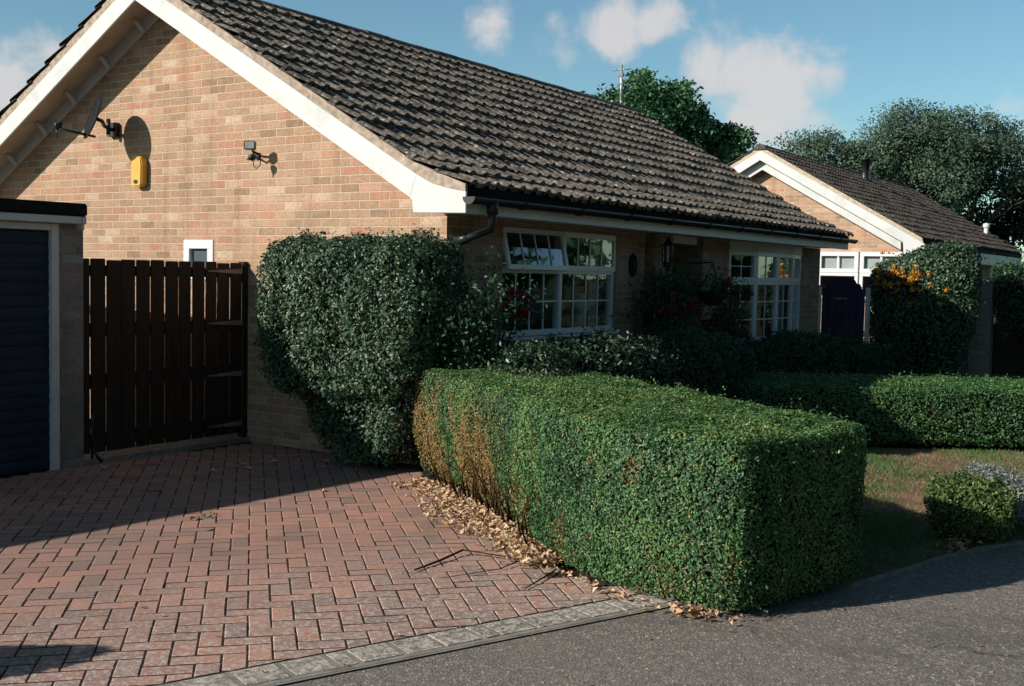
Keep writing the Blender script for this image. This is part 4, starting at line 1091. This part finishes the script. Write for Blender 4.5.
# berry bush right of the navy gate
rings = []
for z, y0, y1, xo in ((.05, -1.50, -.30, .34), (.4, -1.72, -.24, .42), (.9, -1.84, -.20, .46), (1.3, -1.90, -.18, .48), (1.6, -1.93, -.18, .48), (1.8, -1.93, -.24, .46), (1.95, -1.92, -.46, .42), (2.1, -1.88, -.80, .36), (2.24, -1.80, -1.1, .3)):
    rings.append((z, superell(11.5, (y0+y1)/2, xo, (y1-y0)/2, 2.8, 0, 70)))
t = thing('berry_bush', (11.5, -1.2, 0), 'tall dark shrub with clusters of orange berries beside the navy gate', 'shrub')
foliage(t, rings, 24000, .050, 'l_gloss', depth=.14, bump=.07, bscale=2.4, ncore=.12, seed=51, shag=.12, rough=.9)
for k in range(46):
    f = k/46; y = -.42 - f*.85 + rg.gauss(0, .13); z = 1.78 - f*.24 + rg.gauss(0, .15)
    bloom(t, (11.0 - .03*rg.random() + max(0, y+.75)*.5, y, z), .042, 'orange', 16, 'berry_cluster')
# hedge further right
base = [(12.2, -2.15), (12.3, -3.6), (13.4, -3.7), (13.4, -2.1)]
rings = [(z, superell(13.0, -2.62, .5*k, .86*k, 3, 0, 50)) for z, k in ((.75, .55), (.95, .8), (1.2, .95), (1.5, 1), (1.75, .95), (1.9, .8), (1.97, .6))]
t = thing('leafy_shrub', (13.0, -2.75, 0), 'green leafy shrub leaning over the dark fence at the right edge', 'shrub')
foliage(t, rings, 12000, .055, 'l_dark', depth=.14, bump=.14, bscale=2.4, ncore=.14, seed=61, shag=.2, rough=1)
g = MB(); g.tube([(13.0, -2.75, 0), (12.98, -2.72, .6), (13.0, -2.75, 1.1)], [.05, .045, .04], 8); g.build('trunk', M['bark'], t)
# unseen shrub added off to the left to cast a shadow on the paving
t = thing('round_bush', (-6.2, -.5, 0), 'unseen rounded bush added left of the paving to cast a shadow', 'bush')
foliage(t, mound(-6.22, -.52, .27, .27, 1.0, 2.2, 0, n=36), 5000, .04, 'l_dark', depth=.06, bump=.02, ncore=.05, seed=71)

# ================================================================== TREES
def limb(g, a, b, r0, r1, wob, rs, n=6):
    a, b = Vector(a), Vector(b); pts = []; rad = []
    for i in range(n+1):
        f = i/n; p = a.lerp(b, f)
        if 0 < i: p += Vector((rs.gauss(0, wob), rs.gauss(0, wob), rs.gauss(0, wob*.6)))
        pts.append(p); rad.append(r0 + (r1-r0)*f)
    g.tube(pts, rad, 8); return pts
def tree(name, label, base, blobs, nclump, per, csize, lsize, mat, seed, trunk_r=.25, fork=.35, fill=.55, group=None):
    """blobs: ellipsoids (cx,cy,cz,rx,ry,rz) that the clumps fill, mostly near the surface"""
    global rng
    keep = rng; rng = np.random.default_rng(seed); rs = random.Random(seed)
    t = thing(name, base, label, 'tree', group)
    B = np.array(blobs); vol = B[:, 3]*B[:, 4]*B[:, 5]; idx = rng.choice(len(B), nclump, p=vol**.8/np.sum(vol**.8))
    d = unit(rng.normal(size=(nclump, 3))); rr = 1 - fill*rng.random(nclump)**1.5
    C = B[idx, :3] + d*B[idx, 3:]*rr[:, None]
    ctr = B[:, :3].mean(0)
    g = MB(); top = Vector((ctr[0], ctr[1], ctr[2])); fk = Vector(base).lerp(top, fork)
    limb(g, base, fk, trunk_r, trunk_r*.75, .05, rs); 
    for b in B:
        bc = Vector(b[:3]); pts = limb(g, fk, bc, trunk_r*.6, trunk_r*.22, .14, rs)
        sel = [i for i in range(nclump) if (Vector(C[i]) - bc).length < max(b[3:])*1.2]
        rs.shuffle(sel)
        for i in sel[:9]:
            limb(g, pts[rs.randint(3, 6)], C[i], trunk_r*.2, .02, .08, rs, 5)
    g.build('trunk', M['bark'], t)
    n = nclump*per; cs = csize*(.6+.8*rng.random(nclump))
    PP = np.repeat(C, per, 0) + np.clip(rng.normal(size=(n, 3)), -1.7, 1.7)*np.repeat(cs, per)[:, None]*np.array([.5, .5, .36])
    out = unit(PP - np.repeat(B[idx, :3], per, 0))
    N = out*.6 + rng.normal(size=(n, 3))*.8 + [0, 0, .3]
    rnd = np.clip(.42 + np.repeat(rng.normal(size=nclump)*.2, per) + rng.normal(size=n)*.17, 0, 1)
    leaves('crown', PP, N, lsize*(.7+.6*rng.random(n)), M[mat], t, rnd, aspect=.62)
    rng = keep
    return t
tree('oak_tree', 'dark green broad oak tree rising behind the ridge of the brick bungalow', (28.6, 13.2, 0),
     [(28.8, 12.9, 7.3, 1.6, 1.6, 1.4), (28.2, 14.2, 7.1, 1.2, 1.3, 1.0), (27.3, 15.6, 7.2, .9, 1.2, .75), (29.9, 11.5, 6.9, 1.0, 1.0, .9), (30.7, 10.4, 6.4, .75, .8, .7), (29.0, 12.5, 5.9, 1.2, 1.4, .7), (27.6, 14.7, 5.6, 1.5, 1.5, .9)], 165, 240, .60, .17, 'l_oak', 101, .3)
BG = 'trees behind the neighbouring bungalow'
tree('broadleaf_tree', 'smaller rounded grey green tree, left of the tall crown behind the neighbouring roof', (47, 13, 0),
     [(47.0, 12.9, 7.4, 1.9, 1.9, 1.5), (46.2, 14.4, 6.7, 1.6, 1.6, 1.1), (47.8, 11.3, 6.9, 1.6, 1.6, 1.3), (46.0, 14.8, 5.4, 2.5, 2.5, 1.4), (45.4, 15.6, 6.3, 1.4, 1.4, .9), (48.2, 10.4, 6.2, 1.6, 1.6, 1.5), (46.4, 13.6, 5.6, 3, 3, 1.6), (46.8, 13.9, 6.8, 1.9, 1.9, 1.2)], 400, 150, .6, .14, 'l_birch', 102, .2, group=BG)
tree('broadleaf_tree', 'tallest wide grey green tree with fine foliage behind the neighbouring roof', (50, 7.5, 0),
     [(49.8, 8.6, 8.4, 2.6, 2.6, 1.8), (50.4, 6.6, 8.3, 2.4, 2.4, 1.5), (49.2, 10.3, 7.5, 1.8, 1.8, 1.5), (51.2, 5.0, 7.7, 2.0, 2.0, 1.5), (50.0, 7.6, 6.0, 2.4, 2.4, 1.2), (51.8, 3.6, 6.7, 1.6, 1.6, 1.3), (49.4, 9.6, 6.4, 2.2, 2.2, 1.6)], 420, 170, .72, .135, 'l_birch', 103, .28, group=BG)
tree('broadleaf_tree', 'dark dense tree at the right edge under the tall grey green crown', (56, 3.6, 0),
     [(56, 4.2, 5.2, 2.8, 2.8, 2.3), (57, 1.5, 5.6, 2.6, 2.6, 2.4), (55, 7.2, 4.2, 2.8, 2.8, 1.8), (54.5, 10, 3.6, 2.6, 2.6, 1.6)], 200, 110, .85, .22, 'l_far', 104, .25, group=BG)

# unseen trees added across the road to darken shaded fronts and mirror in windows
for k, (x, y, h_, sd) in enumerate(((-19, -21, 7.5, 1), (-11, -23, 8.5, 2), (-3, -22, 7.5, 3), (4.5, -22, 8.5, 4), (12, -21.5, 7.5, 5), (21, -17, 14.5, 6), (30, -21, 7, 7), (-24, -9, 8, 8))):
    tree('added_tree', 'unseen leafy tree added across the road to dim sky light', (x, y, 0), [(x, y, h_*.62, 4.2, 3, h_*.38), (x+2.5, y+.5, h_*.45, 3, 2.5, h_*.3), (x-2.5, y, h_*.4, 3, 2.5, h_*.3)], 150, 60, 1.7, .6, 'l_oak', 200+sd, .35, fork=.4, group='unseen trees added across the road')

# ================================================================== GRASS, LITTER, LEAVES
n = 40000
P = np.c_[rng.uniform(-2, 4.6, n*3), rng.uniform(-5.4, -1, n*3)]
P = P[[inpoly(x, y, lawnp) for x, y in P]][:n*2]
dn_ = np.array([mn.noise(Vector((x*1.3, y*1.3, 4.2))) for x, y in P])
near = np.exp(-((P[:, 0]+.15)**2/.5 + (P[:, 1]+3.45)**2/.3))
keepm = rng.random(len(P)) < np.clip(.30 + dn_*.6 + near*.9, .06, 1)
P = P[keepm]; dn_ = dn_[keepm]; near = near[keepm]; n = len(P)
hgt = .006 + .016*rng.random(n) + .014*near
a = rng.random(n)*6.283; w = .0028
dx, dy = np.cos(a), np.sin(a); ln = rng.normal(size=(n, 2))*.018
V = np.stack([np.c_[P[:, 0]-dx*w, P[:, 1]-dy*w, np.full(n, -.012)], np.c_[P[:, 0]+dx*w, P[:, 1]+dy*w, np.full(n, -.012)], np.c_[P+ln, hgt]], 1).reshape(-1, 3)
Fc = np.arange(n*3).reshape(-1, 3)
tone = (rng.random(n) < np.clip(.50 - dn_*.7 - near*.8, .03, .85))*.9
o = np_mesh('lawn_grass', V, Fc, M['l_grass'], None, np.clip(rng.normal(.5, .25, n), 0, 1), tone)
tag(o, 'short patchy grass with browned blades on the small lawn', 'grass', kind='stuff')

def litter(n, line, spread, zmax, size):
    L = np.array(line, float); seg = rng.integers(0, len(L)-1, n); f = rng.random((n, 1))
    p = L[seg]*(1-f) + L[seg+1]*f
    d = unit(L[seg+1]-L[seg]); nr = np.c_[d[:, 1], -d[:, 0]]
    off = np.abs(rng.normal(size=n))
    return p, nr, off
line = [(-.62, -.2), (-1.08, -.92), (-1.66, -1.72), (-2.20, -2.36), (-2.48, -2.88), (-2.52, -3.3)]
L = np.array(line); wts = np.array([.20, .53, .25, .015, .005]); n = 3400
seg = rng.choice(5, n, p=wts); f = rng.random((n, 1)); p = L[seg]*(1-f) + L[seg+1]*f
d = unit(L[seg+1]-L[seg]); nr = np.c_[d[:, 1], -d[:, 0]]; nr *= np.where(nr[:, :1] > 0, -1, 1)   # to the left, on the paving
spr = np.array([.10, .12, .085, .04, .04])[seg]
off = rng.normal(size=n)*spr - .015 - .03*(seg > 2)
p = p + nr*off[:, None]
z = .008 + np.clip(.055 - np.abs(off)*.22, 0, .06)*rng.random(n)*np.array([.5, 1, 1, .4, .3])[seg]
N = np.c_[rng.normal(size=(n, 2))*.55, np.ones(n)]
o = leaves('leaf_litter', np.c_[p, z], N, (.018 + .038*rng.random(n)**1.4), M['l_dead'], None, np.clip(rng.normal(.5, .25, n), 0, 1), aspect=.6, fold=.5)
tag(o, 'drift of dry tan fallen leaves along the foot of the hedge', 'fallen leaves', kind='stuff')
# leaves by the round bush and under the hedge end
n = 170
p = np.r_[rng.normal(size=(n//2, 2))*[.12, .05] + [-.18, -4.12], rng.normal(size=(n//2, 2))*[.05, .09] + [-2.47, -3.40]]
o = leaves('leaf_litter', np.c_[p, -.005+.035*rng.random(n)], np.c_[rng.normal(size=(n, 2))*.5, np.ones(n)], .025+.025*rng.random(n), M['l_dead'], None, rng.random(n)*.6, aspect=.6, fold=.5)
tag(o, 'rusty fallen leaves at the foot of the rounded bush and hedge end', 'fallen leaves', kind='stuff')
n = 260
q = np.c_[rng.uniform(-5.2, .6, n), rng.uniform(-5.2, .9, n)]
dl = np.abs((q[:, 0]-EDGE_A.x)*en.x + (q[:, 1]-EDGE_A.y)*en.y - .3)
q = q[(rng.random(n) < np.exp(-dl/.55)*.9 + .12)]; m_ = len(q)
o = leaves('leaf_litter', np.c_[q, np.full(m_, .007)], np.c_[rng.normal(size=(m_, 2))*.3, np.ones(m_)], .010+.022*rng.random(m_), M['l_dead'], None, rng.random(m_)*.8, aspect=.5, fold=.4)
tag(o, 'tiny leaf fragments scattered over the paving edge and road', 'fallen leaves', kind='stuff')
t = thing('weed', (-2.48, .066, 0), 'tiny green weed growing between the sunlit paving blocks', 'weed')
spray(t, [(-2.48, .066, .012)], (.07, .05, .02), 26, .022, 'l_box', 4)
# single dry leaves lying on the paving
def dry_leaf(x, y, s, rz, label, dark=False):
    m = MB(); m.cur = .15 if dark else .55 + .3*rg.random()
    n_ = 7; vs = [(0, 0, .0)]
    out = [(-.5, 0, .01), (-.3, .17, .16), (0, .27, .2), (.3, .17, .14), (.5, 0, .02), (.3, -.19, .12), (0, -.28, .24), (-.3, -.17, .16)]
    ca, sa = math.cos(rz), math.sin(rz)
    V_ = [(0, 0, .06)] + out
    vv = [(x + s*(a_*ca - b_*sa), y + s*(a_*sa + b_*ca), .006 + s*c_) for a_, b_, c_ in V_]
    m.add(vv, [(0, i, i % 8 + 1) for i in range(1, 9)])
    o_ = m.build('fallen_leaf', M['l_dead'])
    tag(o_, label, 'leaf', 'single fallen leaves on the paving'); return o_
dry_leaf(-2.57, .08, .085, .4, 'dark brown curled leaf alone on the sunlit paving', True)
for (x, y, s, lb) in ((-1.05, 1.2, .09, 'dry leaf in shade before the gate'), (-.86, 1.5, .08, 'dry leaf in shade before the gate'), (-.95, 1.35, .08, 'dry leaf in shade before the gate'), (-.7, 1.25, .09, 'dry leaf in shade before the gate'), (-.5, 1.15, .08, 'dry leaf in shade before the gate'), (-1.3, 1.35, .08, 'dry leaf in shade before the gate'), (-.25, .75, .08, 'dry leaf in shade before the gate'), (-.4, .95, .09, 'dry leaf in shade before the gate'), (-.6, .8, .08, 'dry leaf in shade before the gate'), (-1.75, 2.1, .1, 'dry leaf in shade before the gate'), (-.9, -.25, .075, 'tan leaf lying clear of the drift on sunlit paving'), (-1.35, .1, .07, 'tan leaf lying clear of the drift on sunlit paving')):
    dry_leaf(x, y, s, rg.random()*6, lb)
# thin dark tubes standing in for wire-like shadow lines on the paving
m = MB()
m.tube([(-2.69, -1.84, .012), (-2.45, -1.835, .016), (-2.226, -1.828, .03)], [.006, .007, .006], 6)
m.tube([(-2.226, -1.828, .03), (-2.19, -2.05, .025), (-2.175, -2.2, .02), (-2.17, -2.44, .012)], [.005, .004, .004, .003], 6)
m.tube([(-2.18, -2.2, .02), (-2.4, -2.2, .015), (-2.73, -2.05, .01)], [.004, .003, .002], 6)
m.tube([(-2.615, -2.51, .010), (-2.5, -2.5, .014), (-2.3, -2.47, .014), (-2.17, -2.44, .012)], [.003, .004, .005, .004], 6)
tag(m.build('shadow_line_strands', M['twig']), 'thin dark bent strands standing in for shadow lines on the paving', 'twig')

# ================================================================== SKY, SUN, CAMERA
w = bpy.data.worlds.new('World'); scene.world = w; w.use_nodes = True
nt = w.node_tree; nt.nodes.clear()
out = nt.nodes.new('ShaderNodeOutputWorld'); bg = nt.nodes.new('ShaderNodeBackground')
sky = nt.nodes.new('ShaderNodeTexSky'); sky.sky_type = 'NISHITA'; sky.sun_disc = False
SUN = Vector((-1, .61, .57)).normalized()
el = math.asin(SUN.z); sky.sun_elevation = el; sky.sun_rotation = math.atan2(SUN.x, SUN.y)
sky.air_density = 1.0; sky.dust_density = .4; sky.ozone_density = 1.0; sky.altitude = 50
SKY = .084
bg.inputs[1].default_value = SKY
tc = nt.nodes.new('ShaderNodeTexCoord')
nrm = nt.nodes.new('ShaderNodeVectorMath'); nrm.operation = 'NORMALIZE'; nt.links.new(tc.outputs['Generated'], nrm.inputs[0])
# soft cumulus patches: centre directions with angular radius, broken up by noise
clouds = [((.8033, .5553, .2152), .045, .75), ((.8363, .5099, .2016), .05, .8), ((.8558, .4721, .2116), .055, .95), ((.8719, .4378, .2195), .05, .8), ((.886, .4031, .2294), .035, .5),
          ((.9082, .3792, .1769), .075, .95), ((.9226, .3529, .1561), .075, 1.0), ((.9332, .318, .1676), .05, .8), ((.932, .3379, .1312), .07, .8),
          ((.532, .8333, .1501), .06, .9), ((.5511, .8182, .1637), .045, .7), ((.976, .1664, .1404), .035, .7), ((.49, .8635, .119), .09, .8), ((.98, .02, .15), .1, .7)]
def vm(op, a, b=None):
    n_ = nt.nodes.new('ShaderNodeMath'); n_.operation = op
    for i, v in enumerate((a, b)):
        if v is None: continue
        if hasattr(v, 'links'): nt.links.new(v, n_.inputs[i])
        else: n_.inputs[i].default_value = v
    return n_.outputs[0]
acc = None
for c, rad, amp in clouds:
    dp = nt.nodes.new('ShaderNodeVectorMath'); dp.operation = 'DISTANCE'
    cv = Vector(c).normalized(); nt.links.new(nrm.outputs[0], dp.inputs[0]); dp.inputs[1].default_value = cv
    mr = nt.nodes.new('ShaderNodeMapRange'); mr.interpolation_type = 'SMOOTHSTEP'
    mr.inputs[1].default_value = rad*1.12; mr.inputs[2].default_value = 0; mr.inputs[3].default_value = 0; mr.inputs[4].default_value = amp
    nt.links.new(dp.outputs['Value'], mr.inputs[0])
    acc = mr.outputs[0] if acc is None else vm('MAXIMUM', acc, mr.outputs[0])
nz = nt.nodes.new('ShaderNodeTexNoise'); nz.inputs['Scale'].default_value = 21; nz.inputs['Detail'].default_value = 9; nz.inputs['Roughness'].default_value = .56; nz.inputs['Distortion'].default_value = .3
nt.links.new(nrm.outputs[0], nz.inputs['Vector'])
fac = vm('ADD', acc, vm('MULTIPLY', vm('SUBTRACT', nz.outputs['Fac'], .5), 1.8))
ms = nt.nodes.new('ShaderNodeMapRange'); ms.interpolation_type = 'SMOOTHSTEP'; ms.inputs[1].default_value = .30; ms.inputs[2].default_value = .92; ms.inputs[3].default_value = 0; ms.inputs[4].default_value = .85
nt.links.new(fac, ms.inputs[0])
gate = nt.nodes.new('ShaderNodeMath'); gate.operation = 'MULTIPLY'; nt.links.new(ms.outputs[0], gate.inputs[0]); 
g2 = nt.nodes.new('ShaderNodeMapRange'); g2.inputs[1].default_value = .0; g2.inputs[2].default_value = .2; nt.links.new(acc, g2.inputs[0]); nt.links.new(g2.outputs[0], gate.inputs[1])
mxc = nt.nodes.new('ShaderNodeMix'); mxc.data_type = 'RGBA'
CLOUD = (6.6, 6.3, 6.25, 1)
nt.links.new(gate.outputs[0], mxc.inputs[0]); nt.links.new(sky.outputs[0], mxc.inputs[6]); mxc.inputs[7].default_value = CLOUD
tint = nt.nodes.new('ShaderNodeMix'); tint.data_type = 'RGBA'; tint.blend_type = 'MULTIPLY'; tint.inputs[0].default_value = 1
nt.links.new(sky.outputs[0], tint.inputs[6]); tint.inputs[7].default_value = (.77, 1.04, 1.05, 1)
sz = nt.nodes.new('ShaderNodeSeparateXYZ'); nt.links.new(nrm.outputs[0], sz.inputs[0])
zen = nt.nodes.new('ShaderNodeMapRange'); zen.interpolation_type = 'SMOOTHSTEP'; zen.inputs[1].default_value = .26; zen.inputs[2].default_value = .62; zen.inputs[3].default_value = 1; zen.inputs[4].default_value = .46
nt.links.new(sz.outputs[2], zen.inputs[0])
zm = nt.nodes.new('ShaderNodeVectorMath'); zm.operation = 'SCALE'; nt.links.new(tint.outputs[2], zm.inputs[0]); nt.links.new(zen.outputs[0], zm.inputs['Scale'])
nt.links.new(zm.outputs[0], mxc.inputs[6])
nt.links.new(mxc.outputs[2], bg.inputs[0]); nt.links.new(bg.outputs[0], out.inputs[0])

sd = bpy.data.lights.new('sun', 'SUN'); sd.energy = 4.5; sd.angle = R(.53); sd.color = (1, .93, .835)
so = bpy.data.objects.new('sun', sd); COL.objects.link(so); so.rotation_euler = SUN.to_track_quat('Z', 'Y').to_euler()

cam = bpy.data.cameras.new('camera'); cam.sensor_width = 36; cam.lens = 1123.14/1024*36; cam.clip_end = 2000; cam.clip_start = .05
co = bpy.data.objects.new('camera', cam); COL.objects.link(co)
r_, d_, f_ = Vector((.5526, -.8332, .0200)), Vector((-.0399, -.0504, -.9979)), Vector((.8325, .5506, -.0611))
m = Matrix((r_, -d_, -f_)).transposed().to_4x4(); m.translation = (-7.451, -5.5957, 1.633)
co.matrix_world = m
scene.camera = co
scene.view_settings.view_transform = 'Standard'; scene.view_settings.look = 'None'
scene.view_settings.exposure = 0.36; scene.view_settings.gamma = 1
scene.cycles.max_bounces = 6; scene.cycles.transparent_max_bounces = 12
scene.cycles.use_denoising = True
